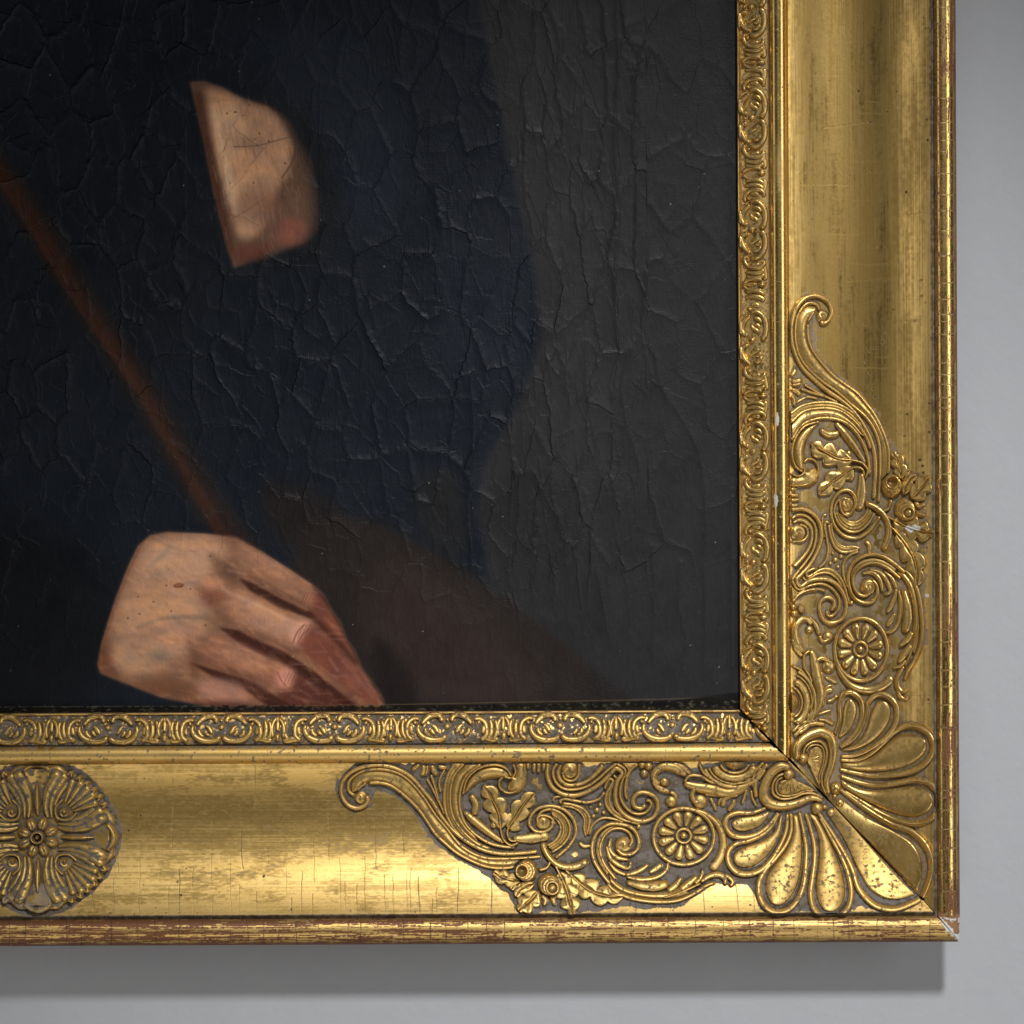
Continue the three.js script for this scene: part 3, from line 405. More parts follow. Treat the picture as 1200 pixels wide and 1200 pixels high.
// ---------------------------------------------------------------- gilding: gold leaf, red bole where it is rubbed, grey toning in the hollows, cracks and worm holes
function blurred(src, w, h, rad, f) {
  const t = new Float32Array(w * h), o = new Float32Array(w * h), n = 2 * rad + 1;
  for (let y = 0; y < h; y++) { let s = 0; for (let x = -rad; x < w; x++) { if (x + rad < w) s += f(src[y * w + x + rad]); if (x - rad - 1 >= 0) s -= f(src[y * w + x - rad - 1]); if (x >= 0) t[y * w + x] = s / n; } }
  for (let x = 0; x < w; x++) { let s = 0; for (let y = -rad; y < h; y++) { if (y + rad < h) s += t[(y + rad) * w + x]; if (y - rad - 1 >= 0) s -= t[(y - rad - 1) * w + x]; if (y >= 0) o[y * w + x] = s / n; } }
  return o;
}
RAILS.forEach((r, side) => {
  const { w, h } = r, k = side;
  // place on the map -> distance across the moulding, as on the lower rail
  const knots = STRIPS.slice(0, 7).flatMap(([, p]) => p.map((q) => [600 + (q[k] - 600) * (1 - q[2] / DIST), q[0]])).sort((a, b) => a[0] - b[0]);
  const acrossAt = (v) => { if (v <= knots[0][0]) return knots[0][1] - (knots[0][0] - v); for (let i = 1; i < knots.length; i++) if (v <= knots[i][0]) return lerp(knots[i - 1][1], knots[i][1], (v - knots[i - 1][0]) / Math.max(1e-6, knots[i][0] - knots[i - 1][0])); return knots[knots.length - 1][1] + v - knots[knots.length - 1][0]; };
  const n0 = side ? w : h, tab = new Float32Array(n0); for (let i = 0; i < n0; i++) tab[i] = acrossAt(side ? r.x0 + (i + 0.5) / r.kx : r.y0 + (i + 0.5) / r.ky);
  // line marks
  const cv = document.createElement('canvas'); cv.width = w; cv.height = h; const c = cv.getContext('2d');
  c.fillStyle = '#000'; c.fillRect(0, 0, w, h);
  const T = (s, a) => { const p = side ? real([across(a), s], profileZ(across(a), 1)) : real([s, a], profileZ(a, 0)); return [(p[0] - r.x0) * r.kx, (p[1] - r.y0) * r.ky]; };
  const line = (pts, wd, col) => { c.strokeStyle = col; c.lineWidth = wd; c.beginPath(); pts.forEach((p, i) => { const q = T(...p); i ? c.lineTo(...q) : c.moveTo(...q); }); c.stroke(); };
  const crackRun = (s, a0, a1, wd, strength) => { const pts = []; let d = 0; for (let a = a0; a <= a1; a += 2.5) { d += (rnd() - 0.5) * 0.9; pts.push([s + d + 3 * (fbm(s * 0.7, a / 40, 2) - 0.5), a]); } if (pts.length > 1) line(pts, wd, `rgba(255,0,0,${strength})`); };
  const dense = side ? 0.8 : 1;
  for (let s = -60; s < 1140; s += (side ? 9 : 15) + rnd() * (side ? 26 : 20)) crackRun(s, 1075.5, rnd() < 0.75 ? 1106 : 1086 + rnd() * 16, 0.9 + rnd() * 0.9, (0.5 + 0.5 * rnd()) * dense);
  for (let s = -60; s < 1140; s += 8 + rnd() * 18) { const a0 = 895 + rnd() * 160, strong = side ? 0.3 : 0.85; crackRun(s, a0, Math.min(1071, a0 + 18 + rnd() * (a0 > 1000 ? 90 : 70)), 0.7 + rnd() * 0.6, (0.4 + 0.6 * rnd()) * strong); }
  if (!side) for (let s = -60; s < 1140; s += 12 + rnd() * 30) crackRun(s, 1012 + rnd() * 40, 1071, 0.8 + rnd() * 0.5, 0.5 + 0.5 * rnd());
  for (let s = -60; s < 1100; s += 22 + rnd() * 60) crackRun(s, 873, 880 + rnd() * 13, 0.7 + rnd() * 0.5, (side ? 0.2 : 0.45) * (0.4 + 0.6 * rnd()));
  for (let i = 0; i < (side ? 70 : 190); i++) { const s = rnd() * 1200 - 60, a = 898 + rnd() * 172; line([[s, a], [s + 8 + rnd() * 45, a + (rnd() - 0.5) * 1.6]], 0.5 + 0.5 * rnd(), `rgba(${rnd() < 0.5 ? '150,0,0' : '0,0,120'},${0.15 + 0.3 * rnd()})`); }
  for (let i = 0; i < (side ? 130 : 210); i++) { const s = rnd() * 1200 - 60, z = rnd(), a = z < 0.6 ? 895 + rnd() * 175 : z < 0.8 ? 1060 + rnd() * 10 : 1076 + rnd() * 28, q = T(s, a), R = (0.5 + 1.5 * Math.pow(rnd(), 3)) * 1.5; c.fillStyle = `rgba(255,0,0,${0.5 + 0.5 * rnd()})`; c.beginPath(); c.ellipse(q[0], q[1], R, R * (0.6 + 0.6 * rnd()), rnd() * 3, 0, 7); c.fill(); }
  if (side) { // worm holes and scratches seen on the upright rail
    for (const [x, y, R] of [[1025, 29, 1.2], [1026, 53, 1.6], [1022, 72, 2], [1040, 82, 1.6], [1006, 107, 2.2], [1051, 107, 1.4], [1046, 123, 1], [1042, 127, 1.2], [1040, 131, 1.6], [1041, 138, 1], [1020, 143, 1.8], [1034, 147, 1], [1086, 140, 1.6], [1087, 164, 1.8], [1021, 200, 1.4], [1021, 206, 1], [1062, 225, 1.8], [952, 257, 1.4], [1037, 330, 1.4], [1080, 328, 1.2], [1047, 363, 1.6], [1013, 380, 1.6], [1034, 401, 2], [1025, 408, 2], [1019, 412, 1.6], [1014, 424, 1.6], [1019, 437, 2], [1023, 456, 2], [1025, 465, 2.2], [1060, 511, 1.4], [1078, 539, 2], [1081, 546, 2], [1082, 554, 2], [943, 660, 1.2], [1081, 730, 1.6], [1053, 772, 1.6], [1088, 820, 1.6], [1053, 835, 1.4]]) { const q = straight([x, y]), p = real(q, profileZ(q[0], 1)); c.fillStyle = 'rgba(255,0,0,.95)'; c.beginPath(); c.ellipse((p[0] - r.x0) * r.kx, (p[1] - r.y0) * r.ky, R * 1.25, R * 1.5, 0, 0, 7); c.fill(); }
    c.strokeStyle = 'rgba(0,0,230,.5)'; c.lineWidth = 1.1; for (const pts of [[[1040, 0], [1048, 36], [1060, 62], [1078, 86]], [[997, 95], [997, 190], [998, 290]], [[1042, 28], [1042, 60]], [[968, 46], [992, 38]]]) { c.beginPath(); pts.forEach((p, i) => { const q = straight(p), t = real(q, profileZ(q[0], 1)), u = [(t[0] - r.x0) * r.kx, (t[1] - r.y0) * r.ky]; i ? c.lineTo(...u) : c.moveTo(...u); }); c.stroke(); }
    c.strokeStyle = 'rgba(255,0,0,.55)'; c.beginPath(); for (const [i, p] of [[965, 150], [985, 147], [1005, 145], [1019, 143]].entries()) { const q = straight(p), t = real(q, profileZ(q[0], 1)); const u = [(t[0] - r.x0) * r.kx, (t[1] - r.y0) * r.ky]; i ? c.lineTo(...u) : c.moveTo(...u); } c.stroke();
  }
  const marks = c.getImageData(0, 0, w, h).data;
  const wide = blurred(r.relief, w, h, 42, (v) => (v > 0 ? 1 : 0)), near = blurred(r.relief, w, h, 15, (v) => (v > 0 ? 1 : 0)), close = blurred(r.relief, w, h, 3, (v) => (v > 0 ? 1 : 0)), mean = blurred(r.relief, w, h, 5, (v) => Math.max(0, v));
  const cData = r.color.image.data, sData = r.surf.image.data, bData = r.bump.image.data;
  const MITRE = real([1122.6, 1106], COVE1 - 9);
  for (let y = 0; y < h; y++) for (let x = 0; x < w; x++) {
    const i = y * w + x, o = ((h - 1 - y) * w + x), Lx = r.x0 + (x + 0.5) / r.kx, Ly = r.y0 + (y + 0.5) / r.ky;
    const a = tab[side ? x : y], s = side ? Ly : Lx, rel = r.relief[i], on = rel > 0;
    const streak = fbm(s / 110, a / 1.3 + 300 * side, 3), patch = fbm(s / 70 + 70, a / 13 + 20, 4), grain = fbm(s / 2.2, a / 2.0, 2), speck = fbm(s / 4.2 + 9, a / 3.4 + 5, 3);
    let R, G, Bc, metal = 1, rough = (side ? 0.245 : 0.385) + 0.14 * patch + 0.05 * (grain - 0.5), bump = (a > 893.5 && a < 1071.5 ? 0.13 : 0.05) * streak + (a > 893.5 && a < 1071.5 && !on ? 0.07 : 0.14) * grain;
    const t = clamp(0.5 + 1.2 * (patch - 0.5) + 0.35 * (streak - 0.5) + 0.5 * (speck - 0.5));
    R = lerp(0.72, 0.85, t); G = lerp(0.475, 0.605, t); Bc = lerp(0.15, 0.24, t);
    const mix = (f, cr, cg, cb, m, ro) => { R = lerp(R, cr, f); G = lerp(G, cg, f); Bc = lerp(Bc, cb, f); metal = lerp(metal, m, f); rough = lerp(rough, ro, f); };
    const bole = (f) => mix(f, 0.15, 0.042, 0.018, 0.15, 0.5), tq = smooth(0.4, 0.62, 0.5 * patch + 0.5 * speck), tone = (f) => mix(f, lerp(0.19, 0.13, tq), lerp(0.168, 0.102, tq), lerp(0.15, 0.07, tq), 0.05, 0.8), brown = (f) => mix(f, 0.40, 0.255, 0.07, 0.85, 0.45), dark = (f) => mix(f, 0.03, 0.022, 0.016, 0, 0.8);
    const lo = side ? 0.42 : 1;                                            // the upright rail was cleaned more
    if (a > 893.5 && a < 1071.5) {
      if (!on) {
        // rubbed, browner leaf in streaks; brown also paints in the hollow's dark middle reflection
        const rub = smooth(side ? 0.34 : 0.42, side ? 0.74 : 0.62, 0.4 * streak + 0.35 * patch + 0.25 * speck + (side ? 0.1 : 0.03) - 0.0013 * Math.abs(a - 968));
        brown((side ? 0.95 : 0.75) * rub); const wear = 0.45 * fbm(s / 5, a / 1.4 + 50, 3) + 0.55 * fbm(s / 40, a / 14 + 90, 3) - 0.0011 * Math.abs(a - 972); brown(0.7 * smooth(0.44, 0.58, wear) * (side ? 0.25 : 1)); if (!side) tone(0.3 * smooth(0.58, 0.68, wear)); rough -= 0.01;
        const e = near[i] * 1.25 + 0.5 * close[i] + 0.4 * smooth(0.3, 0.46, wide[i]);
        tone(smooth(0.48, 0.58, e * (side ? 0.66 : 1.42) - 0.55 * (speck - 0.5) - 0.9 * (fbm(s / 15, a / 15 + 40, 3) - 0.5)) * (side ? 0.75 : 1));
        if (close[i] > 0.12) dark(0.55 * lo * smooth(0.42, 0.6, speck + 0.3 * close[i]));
      }
    }
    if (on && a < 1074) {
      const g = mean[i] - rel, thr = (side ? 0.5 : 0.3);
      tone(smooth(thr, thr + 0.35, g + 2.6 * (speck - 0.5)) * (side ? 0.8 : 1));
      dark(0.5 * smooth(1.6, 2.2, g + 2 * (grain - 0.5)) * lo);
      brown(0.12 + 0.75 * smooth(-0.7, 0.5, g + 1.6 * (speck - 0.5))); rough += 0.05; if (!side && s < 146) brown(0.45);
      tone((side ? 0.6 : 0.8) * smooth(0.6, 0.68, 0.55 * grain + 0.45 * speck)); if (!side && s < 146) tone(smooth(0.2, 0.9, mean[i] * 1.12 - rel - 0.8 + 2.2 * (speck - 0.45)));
    }
    if (a <= 836.4) { bole(0.7 * smooth(0.5, 0.6, fbm(s / 18, a * 2, 3))); rough += 0.05; }
    if (a > 836.4 && a < 871 && !on) { const f = side ? 0.5 : 0.47; tone(smooth(f, f + 0.08, speck * 0.7 + 0.3 * grain + (side ? -0.1 : 0.14)) * (side ? 0.6 : 0.97)); dark((side ? 0.45 : 0.4) * smooth(0.45, 0.58, grain)); }
    if (a > 870.6 && a < 872.6) tone(side ? 0.55 : 0.95);
    if (a >= 872.4 && a <= 893.5) { tone(0.8 * smooth(0.66, 0.76, speck + (side ? -0.1 : 0.3 * smooth(878, 873, a)))); rough += side ? -0.04 : 0.08; brown(0.4 * smooth(0.55, 0.7, patch)); }
    if (a > 1070.6 && a < 1075.6) { tone(0.85); dark(0.45 * smooth(0.35, 0.6, speck)); }
    if (a >= 1075.4) {
      const q = 0.7 * fbm(s / 24 + 11, a / 0.9 + 60, 4) + 0.3 * fbm(s / 3, a / 2, 3) - 0.035, zone = side ? 0.14 * smooth(0.55, 0.75, fbm(s / 80, 3, 2)) * smooth(1082, 1090, a) : 0.045 + 0.05 * smooth(900, 100, s) + 0.24 * (Math.exp(-Math.pow((a - 1079.5) / 3, 2)) + 0.75 * Math.exp(-Math.pow((a - 1091) / 1.6, 2)) + 0.6 * Math.exp(-Math.pow((a - 1098) / 2.5, 2))) * smooth(1450, 100, s + 300 * fbm(s / 60, 8, 2));
      bole(0.92 * smooth(0.56, 0.6, q + zone)); bole(0.9 * smooth(1101.5, 1104, a + 4 * (fbm(s / 14, 5, 3) - 0.5)));
      rough += side ? -0.05 : 0.06; bump -= 0.12 * smooth(0.56, 0.6, q + zone);
      if (side) { // the chipped corner: bare wood and white gesso
        const e = Ly - (MITRE[1] - 33) + 7 * (fbm(Lx / 5, Ly / 5, 3) - 0.5) * 2;
        if (e > 0) { mix(1, 0.34, 0.175, 0.085, 0, 0.75); R *= 0.8 + 0.4 * fbm(Lx / 1.5, Ly / 14, 3); bump -= 0.9; const ed = Math.min(e, (MITRE[0] - Lx) * 1.1 + 3 * fbm(Ly / 4, 3, 2), Math.abs((Ly - MITRE[1]) - (Lx - MITRE[0]) * 1.06) * 0.8); if (ed < 10 * fbm(Lx / 3.1, Ly / 3.1, 3) - 1.2 && Ly > MITRE[1] - 32 + 5 * fbm(Lx / 9, 2, 2)) { mix(1, 0.72, 0.71, 0.68, 0, 0.85); bump += 0.7; } }
      } else { const ed = Math.abs((Ly - MITRE[1]) - (Lx - MITRE[0]) * 1.06); if (a > 1083 && ed < 10 * fbm(Lx / 3, Ly / 3, 3) - 2.6) { mix(1, 0.72, 0.71, 0.68, 0, 0.85); } }
    }
    const lost = (cx, cy, rx, ry) => { const dx = (Lx - cx) / rx, dy = (Ly - cy) / ry; return smooth(0.1, 0.25, 1 - dx * dx - dy * dy + 1.6 * (fbm(Lx / 4, Ly / 4, 3) - 0.62)); };
    if (!side && s < 90 && a > 1020 && on) mix(0.6 * Math.max(lost(60, 1042, 13, 18), lost(18, 1046, 9, 12), lost(38, 1052, 16, 7)), 0.36, 0.3, 0.24, 0, 0.85);
    if (side) { const f = Math.max(lost(1062, 621, 9, 5), lost(908, 492, 2.2, 12), lost(906, 588, 2.4, 11), lost(1076, 698, 3, 2.4)); if (f > 0) mix(f, 0.62, 0.6, 0.58, 0, 0.85); }
    const mk = marks[i * 4] / 255, sc = marks[i * 4 + 2] / 255, keep = on ? 0.35 : 1;
    dark(0.95 * mk * keep); bump -= 0.25 * mk * keep;
    mix(0.45 * sc * keep, 0.5, 0.46, 0.38, 0.4, 0.6);
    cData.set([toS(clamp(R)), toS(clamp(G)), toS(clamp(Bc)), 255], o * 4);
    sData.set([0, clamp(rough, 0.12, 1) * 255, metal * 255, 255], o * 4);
    bData[o] = bump;
  }
});
// ---------------------------------------------------------------- the painting: oil on canvas, drawn in pigment, with its cupped and cracked paint in relief
{
  const PX0 = -110, PX1 = 885, PY0 = -110, PY1 = 850, K2 = 1.22, w = Math.round((PX1 - PX0) * K2), h = Math.round((PY1 - PY0) * K2);
  const cv = document.createElement('canvas'); cv.width = w; cv.height = h; const c = cv.getContext('2d');
  const U = ([x, y]) => { const q = straight([x, y]); return [(q[0] - PX0) * K2, (q[1] - PY0) * K2]; };
  const pv = (ox, oy, k) => (...n) => { const r = []; for (let i = 0; i < n.length; i += 2) r.push(U([ox + n[i] / k, oy + n[i + 1] / k])); return r; };
  const smoothPath = (p, closed) => { c.beginPath(); const n = p.length; if (closed) { c.moveTo((p[n - 1][0] + p[0][0]) / 2, (p[n - 1][1] + p[0][1]) / 2); for (let i = 0; i < n; i++) { const q = p[(i + 1) % n]; c.quadraticCurveTo(p[i][0], p[i][1], (p[i][0] + q[0]) / 2, (p[i][1] + q[1]) / 2); } c.closePath(); } else { c.moveTo(...p[0]); for (let i = 1; i < n - 1; i++) c.quadraticCurveTo(p[i][0], p[i][1], (p[i][0] + p[i + 1][0]) / 2, (p[i][1] + p[i + 1][1]) / 2); c.lineTo(...p[n - 1]); } };
  const fill = (p, col, blur = 0) => { c.filter = blur ? `blur(${blur * 0.72 * K2}px)` : 'none'; c.fillStyle = col; smoothPath(p, true); c.fill(); c.filter = 'none'; };
  const poly = (p, col, blur = 0) => { c.filter = blur ? `blur(${blur * 0.72 * K2}px)` : 'none'; c.fillStyle = col; c.beginPath(); p.forEach((q, i) => (i ? c.lineTo(...q) : c.moveTo(...q))); c.closePath(); c.fill(); c.filter = 'none'; };
  const stroke = (p, col, wd, blur = 0) => { c.filter = blur ? `blur(${blur * 0.72 * K2}px)` : 'none'; c.strokeStyle = col; c.lineWidth = wd * K2; c.lineCap = c.lineJoin = 'round'; smoothPath(p, false); c.stroke(); c.filter = 'none'; };
  const P = pv(0, 0, 1), HN = pv(80, 590, 3), CF = pv(200, 70, 1015 / 220);
  // grounds
  c.fillStyle = 'rgb(37,37,39)'; c.fillRect(0, 0, w, h);
  fill(P(580, -60, 720, -60, 720, 60, 700, 300, 740, 560, 640, 560, 600, 300), 'rgba(46,45,45,.5)', 40);
  poly(P(-260, -260, 540, -260, 560, 0, 583, 120, 608, 240, 628, 330, 634, 400, 616, 455, 592, 500, 566, 545, 560, 600, 575, 690, 600, 720, 520, 760, 300, 900, -260, 900), 'rgb(18,23,31)', 5);
  fill(P(590, 200, 630, 340, 600, 470, 520, 440, 510, 260), 'rgba(24,29,37,.7)', 18);
  fill(P(240, 30, 420, 20, 500, 200, 420, 330, 360, 120), 'rgba(27,33,42,.8)', 22);
  fill(P(-200, 600, 150, 620, 120, 860, -200, 900), 'rgba(10,12,17,.9)', 24);
  fill(P(-200, -200, 60, -200, 20, 500, -200, 600), 'rgba(21,26,34,.8)', 30);
  fill(P(100, 160, 210, 130, 250, 300, 200, 430, 110, 330), 'rgba(18,21,28,.7)', 16);
  fill(P(478, 560, 540, 540, 556, 660, 500, 640), 'rgba(31,30,29,.6)', 9);
  fill(P(560, 560, 640, 540, 700, 640, 640, 690, 580, 660), 'rgba(30,30,31,.6)', 12);
  // brown wedge at the foot
  poly(P(360, 600, 440, 610, 520, 650, 600, 706, 670, 762, 738, 822, 748, 860, 300, 870, 330, 700), 'rgb(35,29,27)', 9);
  fill(P(440, 640, 520, 680, 620, 770, 640, 830, 470, 830, 420, 740), 'rgba(48,37,33,.75)', 14);
  fill(P(430, 730, 470, 770, 500, 830, 450, 850), 'rgba(22,18,18,.8)', 7);
  fill(P(300, 560, 360, 570, 420, 610, 400, 660, 320, 640), 'rgba(31,25,24,.8)', 10);
  poly(P(690, 778, 745, 826, 790, 850, 690, 850), 'rgba(25,24,25,.6)', 6);
  // the stick
  stroke(P(-30, 165, 20, 225, 60, 290, 112, 375, 165, 450, 205, 525, 250, 600, 290, 650), 'rgba(38,28,25,.9)', 34, 7);
  stroke(P(-30, 160, 16, 218, 56, 286, 108, 372, 162, 448, 202, 524, 246, 604, 285, 660), 'rgb(52,31,24)', 14, 3);
  stroke(P(-20, 182, 26, 250, 66, 318, 120, 398, 160, 455), 'rgba(66,38,28,.75)', 6, 2.5);
  stroke(P(140, 420, 180, 490, 215, 545, 250, 600), 'rgba(58,37,30,.7)', 8, 3);
  // bare wrist in the sleeve's opening
  poly(CF(100, 118, 180, 112, 280, 148, 360, 198, 440, 223, 520, 250, 600, 290, 655, 335, 692, 400, 740, 480, 772, 560, 792, 650, 805, 750, 812, 850, 795, 945, 735, 990, 620, 1040, 540, 1075, 430, 1102, 338, 1126, 318, 1040, 285, 940, 248, 780, 208, 600, 186, 470, 150, 320), 'rgb(86,62,48)', 2.2);
  poly(CF(185, 150, 290, 170, 420, 235, 540, 270, 620, 360, 660, 470, 640, 620, 560, 720, 540, 850, 470, 950, 370, 960, 330, 840, 270, 620, 225, 400, 200, 250), 'rgb(158,116,86)', 5);
  fill(CF(215, 240, 300, 230, 420, 300, 400, 520, 440, 640, 380, 760, 320, 740, 260, 520), 'rgba(182,140,106,.95)', 8);
  fill(CF(300, 560, 420, 480, 560, 500, 560, 620, 420, 680, 330, 660), 'rgba(176,126,90,.7)', 8);
  poly(CF(220, 235, 262, 300, 300, 520, 360, 720, 350, 850, 318, 760, 262, 500), 'rgba(200,160,124,.85)', 4);
  stroke(CF(150, 190, 170, 330, 205, 480, 245, 680, 290, 880, 325, 1040), 'rgba(74,45,32,.95)', 8, 2.2);
  fill(CF(350, 890, 430, 870, 470, 920, 430, 975, 370, 970), 'rgba(170,128,97,.8)', 6);
  fill(CF(580, 900, 650, 860, 730, 890, 740, 960, 680, 1010, 600, 980), 'rgba(122,70,55,.8)', 9);
  fill(CF(330, 1000, 480, 1010, 560, 960, 540, 1070, 340, 1115), 'rgba(88,50,38,.95)', 5);
  fill(CF(470, 760, 560, 740, 560, 900, 500, 940), 'rgba(112,76,58,.7)', 7);
  fill(CF(280, 420, 420, 410, 500, 450, 440, 490, 320, 470), 'rgba(120,92,72,.5)', 7);
  stroke(CF(330, 860, 420, 810, 520, 740), 'rgba(90,60,45,.5)', 1.2, 0.6);
  for (let i = 0; i < 260; i++) { const x = 210 + rnd() * 480, y = 180 + rnd() * 800, l = 30 + rnd() * 70; stroke(CF(x, y, x + l * 0.1 + 4 * (rnd() - 0.5), y + l * 0.5, x + l * 0.22, y + l), rnd() < 0.5 ? 'rgba(214,168,130,.1)' : 'rgba(70,44,30,.12)', 0.7 + rnd() * 1.6); }
  for (const [x, y] of [[305, 290], [350, 283], [425, 245], [392, 301], [455, 430], [480, 398], [530, 440], [448, 665], [410, 730], [322, 665], [600, 740], [690, 578], [735, 610], [620, 560]]) { const [a, b] = CF(x, y)[0]; c.fillStyle = 'rgba(60,40,30,.8)'; c.beginPath(); c.arc(a, b, 0.8 + rnd(), 0, 7); c.fill(); }
  fill(CF(330, 720, 470, 700, 640, 720, 720, 860, 560, 860, 400, 840), 'rgba(104,72,54,.5)', 12);
  // its far edge sinks into the sleeve
  stroke(CF(690, 330, 785, 500, 830, 640, 850, 800, 840, 950, 720, 1070), 'rgba(22,23,27,.95)', 26, 11);
  stroke(CF(560, 250, 660, 330, 720, 420), 'rgba(24,26,31,.7)', 7, 4);
  stroke(CF(420, 1130, 560, 1090, 680, 1040), 'rgba(20,23,28,.9)', 14, 7);
  fill(CF(570, 900, 640, 850, 720, 880, 735, 960, 670, 1005, 590, 985), 'rgba(128,74,58,.75)', 9);
  stroke(CF(470, 225, 570, 262, 640, 340, 675, 440, 670, 540, 600, 640), 'rgba(66,42,30,.8)', 1.4, 0.7);
  stroke(CF(340, 470, 460, 470, 560, 440, 680, 410), 'rgba(74,50,36,.6)', 1.1, 0.6);
  // the hand
  const outline = HN(103, 565, 118, 490, 135, 430, 168, 330, 210, 222, 246, 148, 286, 112, 345, 100, 480, 105, 590, 118, 680, 168, 780, 232, 862, 288, 898, 322, 922, 372, 952, 412, 978, 478, 1004, 512, 1030, 575, 1062, 622, 1096, 668, 1110, 700, 1098, 735, 800, 740, 600, 728, 450, 705, 330, 682, 200, 632, 112, 596);
  c.save(); poly(outline, 'rgb(136,92,66)', 2.4); c.restore();
  const clip = () => { c.save(); c.beginPath(); outline.forEach((q, i) => (i ? c.lineTo(...q) : c.moveTo(...q))); c.closePath(); c.clip(); };
  clip();
  fill(HN(140, 480, 230, 200, 300, 120, 500, 115, 560, 200, 520, 420, 380, 560, 240, 600, 150, 560), 'rgb(176,130,98)', 12);
  fill(HN(250, 160, 420, 110, 560, 125, 540, 220, 380, 260, 260, 250), 'rgba(194,145,112,.95)', 10);
  fill(HN(190, 320, 330, 290, 480, 330, 450, 400, 300, 420, 180, 420), 'rgba(192,140,102,.9)', 10);
  fill(HN(300, 420, 440, 430, 470, 500, 380, 540, 270, 500), 'rgba(188,136,102,.9)', 9);
  fill(HN(150, 500, 260, 520, 330, 590, 260, 620, 150, 575), 'rgba(178,134,98,.9)', 9);
  fill(HN(270, 500, 340, 500, 350, 560, 280, 560), 'rgba(126,106,90,.6)', 6);
  fill(HN(520, 190, 600, 210, 640, 260, 560, 290, 500, 250), 'rgba(112,76,56,.85)', 7);
  fill(HN(470, 290, 540, 290, 560, 340, 500, 370, 460, 340), 'rgba(140,76,54,.75)', 6);
  fill(HN(470, 390, 560, 400, 620, 440, 540, 440, 470, 420), 'rgba(110,82,64,.7)', 6);
  fill(HN(430, 480, 490, 470, 520, 540, 480, 600, 430, 570), 'rgba(118,76,54,.8)', 8);
  fill(HN(470, 250, 540, 265, 550, 300, 480, 300), 'rgba(192,128,94,.8)', 5);
  fill(HN(200, 620, 330, 610, 450, 640, 450, 700, 300, 680), 'rgba(104,66,44,.9)', 9);
  fill(HN(100, 500, 140, 440, 150, 570, 200, 630, 110, 610), 'rgba(104,62,42,.9)', 6);
  stroke(HN(118, 500, 170, 330, 250, 150), 'rgba(120,78,56,.8)', 4, 2);
  // fore finger
  fill(HN(590, 140, 700, 185, 800, 250, 868, 300, 850, 385, 740, 330, 640, 270, 585, 210), 'rgb(142,98,72)', 6);
  fill(HN(620, 150, 720, 200, 820, 268, 800, 300, 700, 240, 620, 190), 'rgba(168,116,86,.8)', 6);
  fill(HN(815, 285, 866, 295, 872, 370, 845, 375), 'rgba(168,106,78,.8)', 5);
  poly(HN(868, 300, 905, 335, 955, 425, 1000, 515, 960, 500, 880, 430, 850, 395), 'rgb(112,62,46)', 4);
  poly(HN(596, 258, 660, 285, 760, 340, 858, 384, 856, 404, 740, 368, 640, 308), 'rgba(50,26,19,.95)', 1.6); stroke(HN(640, 250, 720, 305, 800, 345, 850, 372), 'rgba(96,60,44,.6)', 7, 3);
  stroke(HN(850, 390, 900, 440, 960, 500, 1010, 560), 'rgba(66,32,24,.9)', 7, 3);
  // middle finger
  fill(HN(560, 300, 650, 320, 760, 380, 860, 430, 850, 500, 760, 500, 660, 450, 570, 390), 'rgb(170,120,90)', 6);
  fill(HN(620, 330, 740, 385, 800, 430, 760, 460, 650, 400), 'rgba(188,136,104,.8)', 6);
  fill(HN(780, 420, 840, 405, 868, 450, 830, 505, 775, 490), 'rgba(206,146,118,.95)', 4);
  stroke(HN(790, 490, 800, 455, 830, 425), 'rgba(110,60,44,.8)', 1.4, 0.6); stroke(HN(805, 495, 815, 470, 845, 440), 'rgba(120,66,50,.7)', 1.2, 0.6);
  poly(HN(860, 420, 960, 520, 1040, 600, 1100, 690, 1080, 720, 960, 640, 840, 540, 800, 505), 'rgb(112,62,48)', 5);
  fill(HN(930, 540, 1010, 600, 1060, 660, 990, 640), 'rgba(140,84,66,.8)', 6);
  poly(HN(530, 436, 600, 446, 700, 496, 760, 522, 862, 588, 1020, 716, 985, 722, 838, 622, 738, 566, 620, 506), 'rgba(52,24,18,.95)', 1.8); stroke(HN(620, 450, 720, 480, 800, 520), 'rgba(110,66,48,.6)', 8, 3.4);
  // ring finger
  fill(HN(480, 470, 580, 480, 700, 540, 800, 585, 790, 650, 680, 640, 560, 590, 480, 550), 'rgb(152,98,72)', 6);
  fill(HN(540, 490, 660, 540, 720, 580, 640, 590, 540, 540), 'rgba(170,116,86,.75)', 6);
  fill(HN(730, 580, 790, 575, 808, 620, 770, 655, 730, 640), 'rgba(198,130,106,.95)', 4);
  stroke(HN(735, 590, 745, 620, 765, 640), 'rgba(130,66,54,.8)', 1.4, 0.7);
  poly(HN(800, 590, 900, 660, 1000, 735, 760, 735, 720, 670, 790, 650), 'rgb(86,46,36)', 5);
  poly(HN(420, 556, 520, 586, 640, 622, 770, 700, 810, 740, 740, 740, 640, 668, 520, 614), 'rgba(58,28,20,.95)', 1.8); stroke(HN(500, 560, 600, 600, 700, 640), 'rgba(100,58,42,.6)', 8, 3.4);
  fill(HN(460, 620, 550, 612, 630, 650, 640, 700, 520, 710, 450, 670), 'rgba(164,114,94,.95)', 5);
  fill(HN(420, 690, 640, 700, 720, 740, 420, 740), 'rgba(90,50,40,.9)', 5);
  fill(HN(840, 640, 960, 650, 1080, 720, 900, 740), 'rgba(70,34,27,.6)', 9); fill(HN(880, 440, 960, 520, 1040, 620, 980, 600), 'rgba(74,36,28,.55)', 7);
  stroke(HN(862, 288, 905, 335, 955, 425, 1000, 510, 1050, 595, 1106, 692), 'rgba(46,24,19,.7)', 4, 2);
